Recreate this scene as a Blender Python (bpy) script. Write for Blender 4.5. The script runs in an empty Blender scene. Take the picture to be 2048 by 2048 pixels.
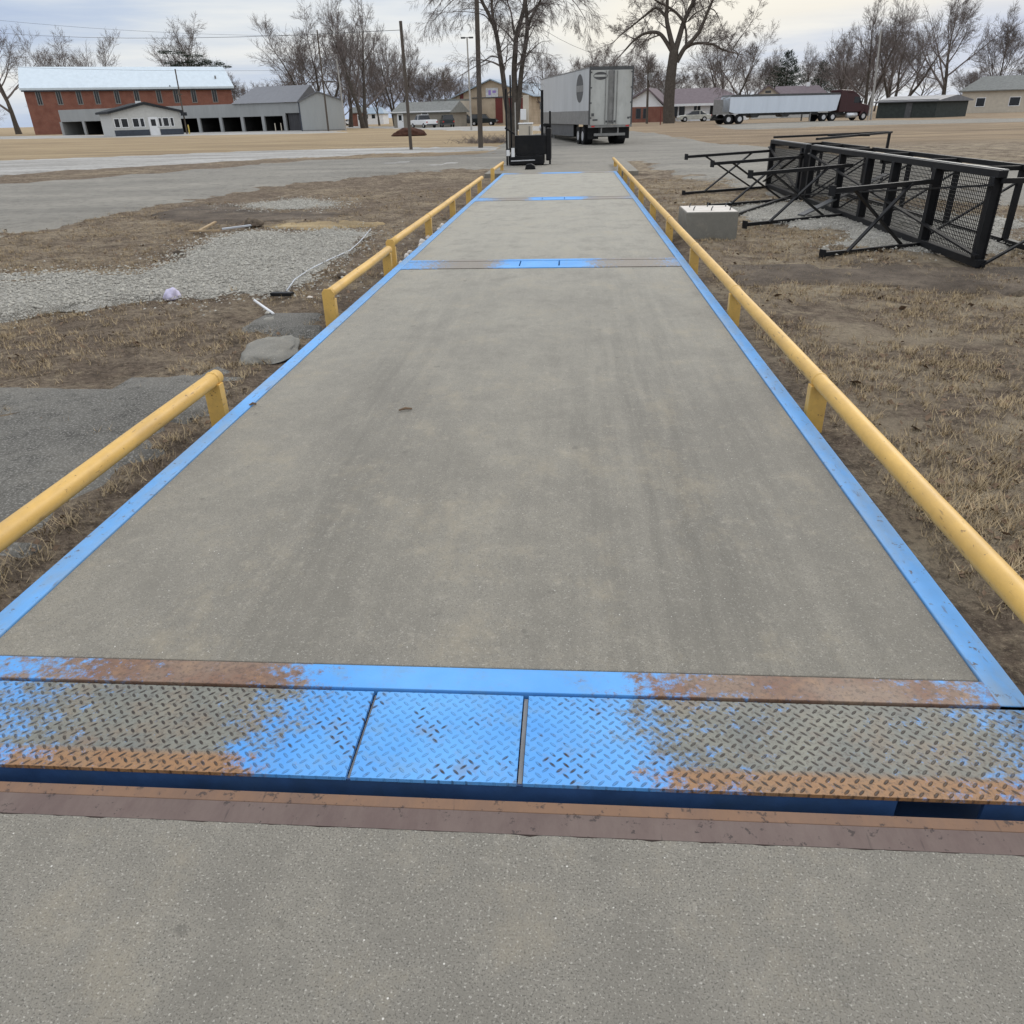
import bpy, math, random
from mathutils import Vector, Matrix, noise
from mathutils.geometry import delaunay_2d_cdt
R = math.radians
rnd = random.Random(7)
SC = bpy.context.scene
COL = SC.collection

# ------------------------------------------------------------------ camera
F_PX, PITCH, YAW, ROLL, CAMH, CAMX = 1525.27, 0.480372, -0.0806801, -0.0255315, 1.45792, 1.82205
_cy, _sy, _cp, _sp = math.cos(YAW), math.sin(YAW), math.cos(PITCH), math.sin(PITCH)
FW = Vector((_sy * _cp, _cy * _cp, -_sp)); RT0 = Vector((_cy, -_sy, 0)); UP0 = RT0.cross(FW)
_c, _s = math.cos(ROLL), math.sin(ROLL)
RT = RT0 * _c + UP0 * _s; UPV = -RT0 * _s + UP0 * _c
CAM = Vector((CAMX, 0, CAMH))
cam = bpy.data.cameras.new('camera'); camo = bpy.data.objects.new('camera', cam); COL.objects.link(camo)
camo.matrix_world = Matrix(((RT.x, UPV.x, -FW.x, CAM.x), (RT.y, UPV.y, -FW.y, CAM.y), (RT.z, UPV.z, -FW.z, CAM.z), (0, 0, 0, 1)))
cam.sensor_width = 36; cam.lens = F_PX / 2048 * 36; cam.clip_end = 6000; cam.clip_start = .05
SC.camera = camo

def ray(px, py): return FW + RT * ((px - 1024) / F_PX) - UPV * ((py - 1024) / F_PX)
def P(px, py, Y):
    r = ray(px, py); return CAM + r * (Y / r.y)
def macro(x, y):                      # broad lie of the land
    z = -0.1
    z -= 0.22 * math.exp(-((y - 52) / 13) ** 2)
    return z
def G(px, py):                        # where a sight line meets the ground
    r = ray(px, py); t = (-.1 - CAM.z) / r.z
    for _ in range(8):
        q = CAM + r * t; t = (macro(q.x, q.y) - CAM.z) / r.z
    return CAM + r * t
def Z(px, py, Y): return P(px, py, Y).z
def on(x, y): return Vector((x, y, macro(x, y)))
def XA(px, Y, py=230): return P(px, py, Y).x

# ------------------------------------------------------------------ materials
MATS = {}
def nodes(name):
    m = bpy.data.materials.new(name); m.use_nodes = True
    nt = m.node_tree; b = nt.nodes['Principled BSDF']
    return m, nt, b
def N(nt, typ, **kw):
    n = nt.nodes.new(typ)
    for k, v in kw.items():
        if k in n.inputs: n.inputs[k].default_value = v
        else: setattr(n, k, v)
    return n
def L(nt, a, b): nt.links.new(a, b)
def pos(nt, scale=(1, 1, 1), obj=False):
    g = N(nt, 'ShaderNodeTexCoord') if obj else N(nt, 'ShaderNodeNewGeometry')
    m = N(nt, 'ShaderNodeMapping'); m.inputs['Scale'].default_value = scale
    L(nt, g.outputs['Object' if obj else 'Position'], m.inputs['Vector']); return m.outputs['Vector']
def noi(nt, vec, scale, detail=4, rough=.55):
    n = N(nt, 'ShaderNodeTexNoise'); n.inputs['Scale'].default_value = scale
    n.inputs['Detail'].default_value = detail; n.inputs['Roughness'].default_value = rough
    L(nt, vec, n.inputs['Vector']); return n.outputs['Fac']
def ramp(nt, fac, stops, interp='LINEAR'):
    r = N(nt, 'ShaderNodeValToRGB'); r.color_ramp.interpolation = interp
    e = r.color_ramp.elements
    while len(e) < len(stops): e.new(.5)
    for i, (p, c) in enumerate(stops):
        e[i].position = p
        e[i].color = (c, c, c, 1) if isinstance(c, (int, float)) else (*c, 1)
    L(nt, fac, r.inputs['Fac']); return r.outputs['Color']
def mix(nt, fac, a, b, mode='MIX'):
    m = N(nt, 'ShaderNodeMix', data_type='RGBA', blend_type=mode)
    for i, v in ((0, fac), (6, a), (7, b)):
        if hasattr(v, 'links'): L(nt, v, m.inputs[i])
        elif isinstance(v, tuple): m.inputs[i].default_value = (*v, 1) if len(v) == 3 else v
        else: m.inputs[i].default_value = v
    return m.outputs[2]
def ma(nt, op, a, b=None, c=None):
    n = N(nt, 'ShaderNodeMath', operation=op)
    for i, v in enumerate((a, b, c)):
        if v is None: continue
        if hasattr(v, 'links'): L(nt, v, n.inputs[i])
        else: n.inputs[i].default_value = v
    return n.outputs[0]
def bump(nt, b, h, strength=.3, dist=.01):
    n = N(nt, 'ShaderNodeBump'); n.inputs['Strength'].default_value = strength; n.inputs['Distance'].default_value = dist
    L(nt, h, n.inputs['Height']); L(nt, n.outputs['Normal'], b.inputs['Normal'])

def mat(name, c, rough=.7, metal=0., var=.25, scale=3., dirt=None, dscale=1.2, damt=.5, bmp=0., stretch=(1, 1, 1), obj=False):
    """colour c broken up by noise, with patches of 'dirt' colour"""
    if name in MATS: return MATS[name]
    m, nt, b = nodes(name)
    v = pos(nt, stretch, obj)
    n1 = noi(nt, v, scale, 6, .65)
    lo = tuple(x * (1 - var) for x in c); hi = tuple(min(1, x * (1 + var)) for x in c)
    col = ramp(nt, n1, [(.3, lo), (.7, hi)])
    if dirt:
        n2 = noi(nt, v, dscale, 6, .6)
        f = ramp(nt, n2, [(.48, 0.), (.48 + .25, damt)])
        col = mix(nt, f, col, dirt)
    L(nt, col, b.inputs['Base Color'])
    b.inputs['Roughness'].default_value = rough; b.inputs['Metallic'].default_value = metal
    b.inputs['Specular IOR Level'].default_value = .12 if rough > .84 else (.22 if name.startswith('black') else .5)
    if bmp: bump(nt, b, noi(nt, v, scale * 12, 4), .5, bmp)
    MATS[name] = m; return m

def concrete(name, base, tan, dark, speck=1., tracks=False):
    m, nt, b = nodes(name)
    v = pos(nt)
    big = noi(nt, v, .9, 5, .6); mid = noi(nt, v, 4.5, 6, .7); fine = noi(nt, v, 70, 5, .7); gr = noi(nt, v, 230, 3, .7)
    col = ramp(nt, big, [(.32, base), (.68, tan)])
    col = mix(nt, ramp(nt, mid, [(.35, .55), (.75, 0.)]), col, dark)
    if tracks:                                              # rubber and oil darken the wheel paths and the middle
        sx = N(nt, 'ShaderNodeSeparateXYZ'); L(nt, pos(nt), sx.inputs[0])
        w = ma(nt, 'ADD', sx.outputs[0], ma(nt, 'MULTIPLY', noi(nt, pos(nt, (1, .22, 1)), 2.2, 5, .6), .9))
        t = ramp(nt, ma(nt, 'DIVIDE', w, 4.), [(.2, .0), (.3, .65), (.4, .35), (.48, .1), (.56, .35), (.68, .8), (.78, .55), (.9, .1)])
        st = ramp(nt, noi(nt, pos(nt, (3.2, .16, 1)), 3.2, 7, .7), [(.38, .1), (.62, 1.)])
        col = mix(nt, ma(nt, 'MULTIPLY', t, st), col, tuple(x * .52 for x in base))
        yl = ramp(nt, ma(nt, 'DIVIDE', ma(nt, 'ADD', sx.outputs[1], ma(nt, 'MULTIPLY', big, 3.)), 24.), [(.2, 0.), (.5, .8), (.95, 1.)])
        col = mix(nt, ma(nt, 'MULTIPLY', yl, .75), col, (.40, .385, .33))      # far slabs paler: dust, plus grazing light painted into the colour
        sp = ramp(nt, noi(nt, v, 2.6, 7, .72), [(.66, 0.), (.72, .75)])
        col = mix(nt, sp, col, tuple(x * .5 for x in base))
    col = mix(nt, ramp(nt, fine, [(.3, .45), (.5, 0.)]), col, dark)
    col = mix(nt, ramp(nt, gr, [(.38, .75 * speck), (.47, 0.)]), col, tuple(x * .45 for x in base))
    st2 = ramp(nt, noi(nt, pos(nt, (1, .5, 1)), 6., 8, .8), [(.52, 0.), (.72, .4)]); col = mix(nt, st2, col, tuple(x * .72 for x in base))
    st3 = ramp(nt, noi(nt, pos(nt, (1, .8, 1)), 14., 6, .8), [(.55, 0.), (.72, .45)]); col = mix(nt, st3, col, tuple(min(1, x * 1.3) for x in tan))
    mot = noi(nt, pos(nt, (1, .7, 1)), 2.4, 9, .78); col = mix(nt, ramp(nt, mot, [(.36, .5), (.5, 0.)]), col, tuple(x * .66 for x in base)); col = mix(nt, ramp(nt, mot, [(.52, 0.), (.68, .4)]), col, (tan[0] * 1.2, tan[1] * 1.12, tan[2] * .98))
    drop = ramp(nt, noi(nt, v, 11., 2, .4), [(.72, 0.), (.75, .6)]); col = mix(nt, drop, col, tuple(x * .55 for x in base))
    vo = N(nt, 'ShaderNodeTexVoronoi'); vo.inputs['Scale'].default_value = 42; L(nt, v, vo.inputs['Vector'])
    pit = ramp(nt, vo.outputs['Distance'], [(.06, 1.), (.11, 0.)])
    sel = ramp(nt, N_color_to_fac(nt, vo.outputs['Color']), [(.9, 0.), (.93, 1.)])
    col = mix(nt, ma(nt, 'MULTIPLY', pit, sel), col, (.62, .6, .55))
    gr2 = noi(nt, v, 160, 2, .6)
    col = mix(nt, ramp(nt, gr2, [(.6, 0.), (.7, .5 * speck)]), col, (.45, .43, .38))
    L(nt, col, b.inputs['Base Color']); b.inputs['Roughness'].default_value = .86
    h = ma(nt, 'ADD', ma(nt, 'MULTIPLY', fine, .6), ma(nt, 'MULTIPLY', gr, .5))
    bump(nt, b, h, .55, .006)
    MATS[name] = m; return m
def N_color_to_fac(nt, c):
    s = N(nt, 'ShaderNodeSeparateColor'); L(nt, c, s.inputs[0]); return s.outputs[0]

def painted_steel(name, plate=False, far=False):
    """blue paint worn through to grey and rust in the wheel paths (x), optionally with raised lugs"""
    m, nt, b = nodes(name)
    v = pos(nt); sx = N(nt, 'ShaderNodeSeparateXYZ'); L(nt, v, sx.inputs[0])
    x, y = sx.outputs[0], sx.outputs[1]
    wob = ma(nt, 'MULTIPLY', ma(nt, 'SUBTRACT', noi(nt, pos(nt, (1, 1.3, 1)), 2.6, 7, .72), .5), .7)
    xw = ma(nt, 'ADD', x, wob)
    paint = ramp(nt, ma(nt, 'DIVIDE', xw, 3.2), [(.0, .6), (.1, .4), (.2, .05), (.28, .1), (.37, .85), (.44, .97), (.56, .97), (.68, .3), (.78, .06), (.86, .2), (.95, .45)])
    n1 = noi(nt, v, 9, 6, .7)
    rust = ramp(nt, n1, [(.3, (.20, .085, .045)), (.5, (.17, .10, .07)), (.7, (.30, .17, .09))])
    grey = ramp(nt, noi(nt, v, 6, 5), [(.3, (.14, .15, .14)), (.7, (.215, .21, .17))])
    blue = ramp(nt, noi(nt, v, 2.4, 5), [(.3, (.065, .29, .70)), (.7, (.125, .39, .80))])
    if plate:
        edge = ramp(nt, ma(nt, 'FRACT', ma(nt, 'ADD', y, ma(nt, 'MULTIPLY', n1, .02))), [(.415, 1.), (.435, .0)])
        bare = mix(nt, ma(nt, 'MULTIPLY', edge, .9), grey, mix(nt, n1, (.25, .115, .045), (.33, .185, .085)))
        bare = mix(nt, ramp(nt, noi(nt, v, 5, 6, .7), [(.5, 0.), (.68, .65)]), bare, (.23, .16, .10))
    else:
        bare = mix(nt, ramp(nt, noi(nt, v, 3.4, 4), [(.4, 0.), (.6, .5)]), rust, (.27, .22, .17))
        if far: bare = mix(nt, .8, bare, (.25, .235, .20))
    bare = mix(nt, ramp(nt, noi(nt, v, 70, 6, .8), [(.38, .65), (.5, 0.)]), bare, (.06, .045, .038))
    blue = mix(nt, ramp(nt, noi(nt, v, 11, 7, .8), [(.5, 0.), (.64, .45)]), blue, (.16, .30, .44))
    col = mix(nt, ramp(nt, ma(nt, 'ADD', paint, ma(nt, 'MULTIPLY', ma(nt, 'SUBTRACT', noi(nt, v, 24, 8, .82), .5), 2.1)), [(.3, 0.), (.6, .96)]), bare, blue)
    h = ma(nt, 'MULTIPLY', noi(nt, v, 120, 3), .15)
    if plate:
        pitch = .0345
        def lug(off, ang):
            mp = N(nt, 'ShaderNodeMapping'); mp.inputs['Scale'].default_value = (1 / pitch, 1 / pitch, 1 / pitch)
            mp.inputs['Location'].default_value = (off, off, 0)
            g = N(nt, 'ShaderNodeNewGeometry'); L(nt, g.outputs['Position'], mp.inputs['Vector'])
            s = N(nt, 'ShaderNodeSeparateXYZ'); L(nt, mp.outputs['Vector'], s.inputs[0])
            fx = ma(nt, 'SUBTRACT', ma(nt, 'FRACT', s.outputs[0]), .5); fy = ma(nt, 'SUBTRACT', ma(nt, 'FRACT', s.outputs[1]), .5)
            ca, sa = math.cos(ang), math.sin(ang)
            u = ma(nt, 'ADD', ma(nt, 'MULTIPLY', fx, ca), ma(nt, 'MULTIPLY', fy, sa))
            w = ma(nt, 'SUBTRACT', ma(nt, 'MULTIPLY', fy, ca), ma(nt, 'MULTIPLY', fx, sa))
            d = ma(nt, 'ADD', ma(nt, 'POWER', ma(nt, 'ABSOLUTE', ma(nt, 'MULTIPLY', u, 2.9)), 2.), ma(nt, 'POWER', ma(nt, 'ABSOLUTE', ma(nt, 'MULTIPLY', w, 8.5)), 2.))
            return ramp(nt, d, [(.3, 1.), (1., 0.)])
        lg = ma(nt, 'MAXIMUM', lug(0, R(45)), lug(.5, R(-45)))
        # rust and black show at the lugs wherever the paint is thin, and in chipped clusters
        chip = ramp(nt, noi(nt, v, 7.5, 5, .6), [(.52, 0.), (.6, 1.)])
        amt = ma(nt, 'MAXIMUM', ma(nt, 'SUBTRACT', 1.15, paint), ma(nt, 'MULTIPLY', chip, .95))
        amt = ma(nt, 'MAXIMUM', amt, .13)
        col = mix(nt, ma(nt, 'MULTIPLY', ma(nt, 'MULTIPLY', chip, .22), ramp(nt, noi(nt, v, 22, 5, .7), [(.5, 0.), (.6, 1.)])), col, (.20, .12, .09))
        col = mix(nt, ma(nt, 'MULTIPLY', ma(nt, 'MULTIPLY', lg, amt), ma(nt, 'ADD', .4, noi(nt, v, 60, 2))), col, (.03, .022, .018))
        h = ma(nt, 'ADD', h, lg)
    L(nt, col, b.inputs['Base Color']); b.inputs['Roughness'].default_value = .55
    b.inputs['Specular IOR Level'].default_value = .35
    bump(nt, b, h, .8, .0035 if plate else .003)
    MATS[name] = m; return m

def ground_mat():
    m, nt, b = nodes('dry_ground')
    v = pos(nt)
    sxx = N(nt, 'ShaderNodeSeparateXYZ'); L(nt, v, sxx.inputs[0])
    big = noi(nt, v, .28, 6, .6); mid = noi(nt, v, 1.6, 7, .7); fine = noi(nt, v, 17, 6, .75); clod = noi(nt, v, 48, 5, .75)
    col = ramp(nt, mid, [(.3, (.11, .082, .06)), (.44, (.19, .145, .105)), (.55, (.29, .232, .165)), (.68, (.40, .33, .235))])
    col = mix(nt, ramp(nt, big, [(.42, .65), (.58, 0.)]), col, (.19, .145, .11))
    col = mix(nt, ramp(nt, big, [(.52, 0.), (.64, .5)]), col, (.36, .29, .20))
    m6 = noi(nt, v, 5.5, 7, .8)
    col = mix(nt, ramp(nt, m6, [(.36, .85), (.5, 0.)]), col, (.07, .052, .038)); col = mix(nt, ramp(nt, m6, [(.54, 0.), (.66, .7)]), col, (.42, .345, .235))
    col = mix(nt, ramp(nt, fine, [(.36, .85), (.52, 0.)]), col, (.075, .056, .042))
    col = mix(nt, ramp(nt, clod, [(.54, 0.), (.7, .75)]), col, (.46, .375, .26))
    col = mix(nt, ma(nt, 'MULTIPLY', ramp(nt, ma(nt, 'DIVIDE', ma(nt, 'ADD', sxx.outputs[0], ma(nt, 'MULTIPLY', mid, 2.)), 10.), [(.38, 0.), (.5, 1.)]), ramp(nt, mid, [(.42, 0.), (.62, .6)])), col, (.40, .335, .24))
    # far lawns: even winter straw colour
    sx = N(nt, 'ShaderNodeSeparateXYZ'); L(nt, v, sx.inputs[0])
    far = ramp(nt, ma(nt, 'DIVIDE', sx.outputs[1], 200.), [(.19, 0.), (.24, 1.)])
    lv = pos(nt, (.12, 1, 1))
    lawn = ramp(nt, noi(nt, lv, .55, 6, .65), [(.3, (.21, .155, .10)), (.5, (.34, .26, .16)), (.7, (.44, .345, .215))])
    lawn = mix(nt, ramp(nt, noi(nt, lv, 1.9, 6, .7), [(.3, .5), (.55, 0.)]), lawn, (.22, .165, .11))
    right = ramp(nt, ma(nt, 'DIVIDE', ma(nt, 'ADD', sx.outputs[0], 20), 60.), [(.33, 0.), (.5, .75)])
    lawn = mix(nt, right, lawn, ramp(nt, noi(nt, pos(nt, (.25, 1, 1)), .35, 7, .7), [(.35, (.13, .095, .07)), (.5, (.22, .165, .115)), (.65, (.36, .275, .18))]))
    col = mix(nt, far, col, lawn)
    L(nt, col, b.inputs['Base Color']); b.inputs['Roughness'].default_value = .95
    b.inputs['Specular IOR Level'].default_value = .15
    bump(nt, b, ma(nt, 'ADD', ma(nt, 'ADD', fine, ma(nt, 'MULTIPLY', clod, .6)), ma(nt, 'MULTIPLY', m6, 1.6)), 1., .045)
    MATS['dry_ground'] = m; return m

def patchy(name, cols, sc, bmp=.012, rough=.92, stretch=(1, 1, 1), speck=None):
    m, nt, b = nodes(name)
    v = pos(nt, stretch); v0 = pos(nt)
    n1 = noi(nt, v, sc, 6, .65); n2 = noi(nt, v0, sc * 11, 5, .75); n3 = noi(nt, v0, 75, 3, .7)
    col = ramp(nt, n1, [(.3, cols[0]), (.5, cols[1]), (.7, cols[2])])
    col = mix(nt, ramp(nt, n2, [(.34, .6), (.5, 0.)]), col, tuple(c * .45 for c in cols[0]))
    if speck: col = mix(nt, ramp(nt, n3, [(.52, 0.), (.62, .8)]), col, speck)
    L(nt, col, b.inputs['Base Color']); b.inputs['Roughness'].default_value = rough
    b.inputs['Specular IOR Level'].default_value = .2
    bump(nt, b, ma(nt, 'ADD', n2, ma(nt, 'MULTIPLY', n3, .7)), .8, bmp)
    MATS[name] = m; return m

def ribbed(name, c, axis=0, freq=12., var=.12, rough=.5, metal=.0, obj=False):
    m, nt, b = nodes(name)
    v = pos(nt, (1, 1, 1), obj); s = N(nt, 'ShaderNodeSeparateXYZ'); L(nt, v, s.inputs[0])
    w = ma(nt, 'SINE', ma(nt, 'MULTIPLY', s.outputs[axis], freq))
    st = (1, 1, .15) if axis < 2 else (.2, .2, 1)
    n1 = noi(nt, pos(nt, st, obj), 1.1, 6, .6)
    col = ramp(nt, n1, [(.3, tuple(x * (1 - var) for x in c)), (.7, tuple(min(1, x * (1 + var)) for x in c))])
    col = mix(nt, ramp(nt, w, [(.0, .0), (.2, 0.)]), col, c)
    L(nt, col, b.inputs['Base Color']); b.inputs['Roughness'].default_value = rough; b.inputs['Metallic'].default_value = metal
    bump(nt, b, w, .5, .02)
    MATS[name] = m; return m
def brick(name, c1, c2, mortar):
    m, nt, b = nodes(name)
    bt = N(nt, 'ShaderNodeTexBrick'); bt.inputs['Scale'].default_value = 4.5
    g = N(nt, 'ShaderNodeTexCoord'); mp = N(nt, 'ShaderNodeMapping'); mp.inputs['Rotation'].default_value = (R(90), 0, 0)
    L(nt, g.outputs['Object'], mp.inputs['Vector']); L(nt, mp.outputs['Vector'], bt.inputs['Vector'])
    bt.inputs['Color1'].default_value = (*c1, 1); bt.inputs['Color2'].default_value = (*c2, 1); bt.inputs['Mortar'].default_value = (*mortar, 1)
    n1 = noi(nt, pos(nt), .8, 5)
    col = mix(nt, ramp(nt, n1, [(.4, 0.), (.7, .5)]), bt.outputs['Color'], tuple(x * .6 for x in c1))
    L(nt, col, b.inputs['Base Color']); b.inputs['Roughness'].default_value = .9
    MATS[name] = m; return m

def worn(name, c, dusty, chipc, rough, chip_lo=.66, dust=.5, dsc=4.):
    m, nt, b = nodes(name); v = pos(nt); v2 = pos(nt, (1, .3, 1))
    col = ramp(nt, noi(nt, v, 5, 6, .7), [(.3, tuple(x * .88 for x in c)), (.7, tuple(min(1, x * 1.08) for x in c))])
    col = mix(nt, ramp(nt, noi(nt, v2, dsc, 8, .75), [(.42, 0.), (.7, dust)]), col, dusty)
    ch = ramp(nt, noi(nt, v, 26, 6, .75), [(chip_lo, 0.), (chip_lo + .03, .9)])
    col = mix(nt, ch, col, chipc)
    col = mix(nt, ramp(nt, noi(nt, pos(nt, (6, .8, 6)), 9, 3, .5), [(.66, 0.), (.72, .55)]), col, chipc)
    L(nt, col, b.inputs['Base Color']); b.inputs['Roughness'].default_value = rough
    bump(nt, b, ma(nt, 'SUBTRACT', ma(nt, 'MULTIPLY', noi(nt, v, 60, 4), .5), ch), .4, .002)
    MATS[name] = m; return m
M_deck = concrete('deck_concrete', (.232, .215, .18), (.285, .263, .214), (.18, .168, .142), 1., True)
M_slab = concrete('slab_concrete', (.212, .197, .167), (.258, .239, .198), (.16, .15, .128), 1.5)
M_block = concrete('block_concrete', (.20, .195, .17), (.27, .255, .22), (.13, .12, .10), .8)
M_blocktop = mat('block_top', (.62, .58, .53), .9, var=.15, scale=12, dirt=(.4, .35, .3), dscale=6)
M_plate = painted_steel('worn_blue_tread_plate', True)
M_strip = painted_steel('worn_blue_strip', False)
M_strip_far = painted_steel('faded_blue_joint', False, True)
M_rust = worn('rusty_angle', (.20, .115, .07), (.135, .085, .065), (.06, .042, .036), .85, .58, .9, 6.)
M_rustdark = worn('rusty_angle_dark', (.115, .08, .072), (.18, .14, .12), (.05, .038, .035), .85, .6, .7, 5.)

M_navy = mat('navy_beam', (.038, .10, .26), .5, var=.3, scale=6, dirt=(.04, .08, .14), dscale=4, damt=.7)
M_yellow = worn('yellow_paint', (.68, .42, .105), (.42, .26, .085), (.13, .07, .04), .5, .63, .7)
M_black = mat('black_paint', (.007, .0075, .009), .55, var=.4, scale=6, dirt=(.022, .02, .018), dscale=4, damt=.5)
M_blue = worn('blue_paint', (.13, .36, .72), (.25, .30, .33), (.12, .10, .085), .6, .61, .85, 3.5)
M_asphalt = patchy('asphalt', ((.13, .123, .108), (.195, .184, .16), (.265, .248, .212)), .45, .006, .9, (.4, 1, 1), (.33, .31, .27))
M_asphalt2 = patchy('dark_asphalt', ((.08, .076, .068), (.115, .11, .098), (.16, .15, .13)), .8, .006, .9, (1, 1, 1), (.25, .24, .22))
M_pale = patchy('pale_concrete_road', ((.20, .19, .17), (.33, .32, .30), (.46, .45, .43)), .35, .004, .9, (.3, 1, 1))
M_gravel = patchy('gravel', ((.15, .138, .115), (.235, .222, .192), (.33, .315, .28)), 1.1, .02, .95, (1, 1, 1), (.58, .57, .53))
M_pebble = mat('pebble', (.36, .345, .305), .9, var=.55, scale=22)
M_mud = patchy('mud', ((.06, .046, .035), (.115, .09, .068), (.20, .16, .118)), 1.6, .03, .85)
M_straw = patchy('straw', ((.20, .15, .085), (.33, .25, .14), (.45, .35, .20)), 2.2, .02, .95, (.4, 1, 1))
M_ground = ground_mat()
M_blade = mat('dead_grass', (.36, .28, .175), .9, var=.5, scale=9)
M_leaf = mat('dead_leaf', (.17, .118, .08), .9, var=.5, scale=9)
M_bark = mat('bark', (.085, .073, .062), .95, var=.35, scale=5, bmp=.02)
M_twig = mat('twig', (.17, .145, .135), .95, var=.3, scale=2)
M_needle = mat('needles', (.030, .045, .030), .9, var=.4, scale=3)
M_pole = mat('pole_wood', (.10, .085, .072), .9, var=.25, scale=2, stretch=(1, 1, .2))
M_palepole = mat('pale_pole', (.34, .33, .31), .7, var=.15, scale=2)
M_tyre = mat('tyre_rubber', (.018, .018, .019), .85, var=.3, scale=8)
M_rim = mat('rim_metal', (.55, .56, .58), .4, .6, var=.2, scale=6)
M_glass = mat('dark_glass', (.015, .018, .022), .15, var=.2, scale=2)
M_white = mat('white_paint', (.74, .75, .76), .45, var=.06, scale=2)
M_vanside = ribbed('van_side_white', (.46, .475, .485), 1, 8., .10, .5, obj=True)
M_vandoor = mat('van_door_dirty_white', (.46, .47, .45), .55, var=.16, scale=2.2, dirt=(.22, .21, .185), dscale=1.1, damt=.75, stretch=(1, 1, .5), obj=True)
M_grey = mat('grey_metal', (.22, .22, .215), .5, .3, var=.2, scale=4)
M_dgrey = mat('dark_grey', (.07, .072, .075), .6, var=.3, scale=3)
M_hopper = ribbed('hopper_white', (.60, .66, .74), 0, 9., .06, .35, obj=True)
M_maroon = mat('maroon_paint', (.036, .007, .010), .3, var=.15, scale=2)
M_red = mat('red_plastic', (.5, .02, .02), .4, var=.1, scale=4)
M_barn = ribbed('barn_metal', (.33, .345, .345), 0, 11., .05, .55)
M_fascia = ribbed('fascia_metal', (.30, .31, .31), 0, 8., .08, .6)
M_roofg = ribbed('grey_roof', (.14, .145, .16), 0, 7., .08, .6)
M_roofw = ribbed('white_roof', (.56, .64, .70), 0, 6., .06, .5)
M_shingle = mat('grey_shingle', (.20, .205, .195), .9, var=.2, scale=3)
M_rooftop = mat('dark_shingle', (.035, .038, .042), .85, var=.3, scale=3)
M_purple = mat('purple_shingle', (.175, .145, .155), .9, var=.14, scale=2.5)
M_blueroof = mat('blue_roof', (.27, .34, .41), .6, var=.08, scale=1)
M_brickr = brick('red_brick', (.20, .065, .045), (.26, .10, .065), (.22, .16, .13))
M_bricktan = brick('tan_brick', (.44, .35, .25), (.50, .40, .29), (.42, .36, .28))
M_stone = brick('stone_siding', (.30, .27, .22), (.24, .22, .19), (.20, .18, .15))
M_tan = mat('tan_siding', (.50, .45, .37), .8, var=.1, scale=2)
M_offw = mat('off_white_siding', (.50, .50, .48), .7, var=.1, scale=3)
M_wains = mat('navy_wainscot', (.045, .055, .075), .7, var=.2, scale=3)
M_reddoor = mat('red_door', (.13, .02, .015), .6, var=.2, scale=3)
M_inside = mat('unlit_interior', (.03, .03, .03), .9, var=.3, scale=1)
M_conduit = mat('grey_plastic_pipe', (.45, .48, .52), .5, var=.15, scale=6)
M_lav = mat('lavender_plastic', (.50, .47, .62), .6, var=.2, scale=14)
M_purplem = mat('purple_mark', (.28, .20, .50), .6, var=.1, scale=5)
M_wood = mat('weathered_wood', (.36, .27, .17), .9, var=.3, scale=8)
M_yellowpost = mat('yellow_post', (.55, .42, .10), .6, var=.2, scale=4)

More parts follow.
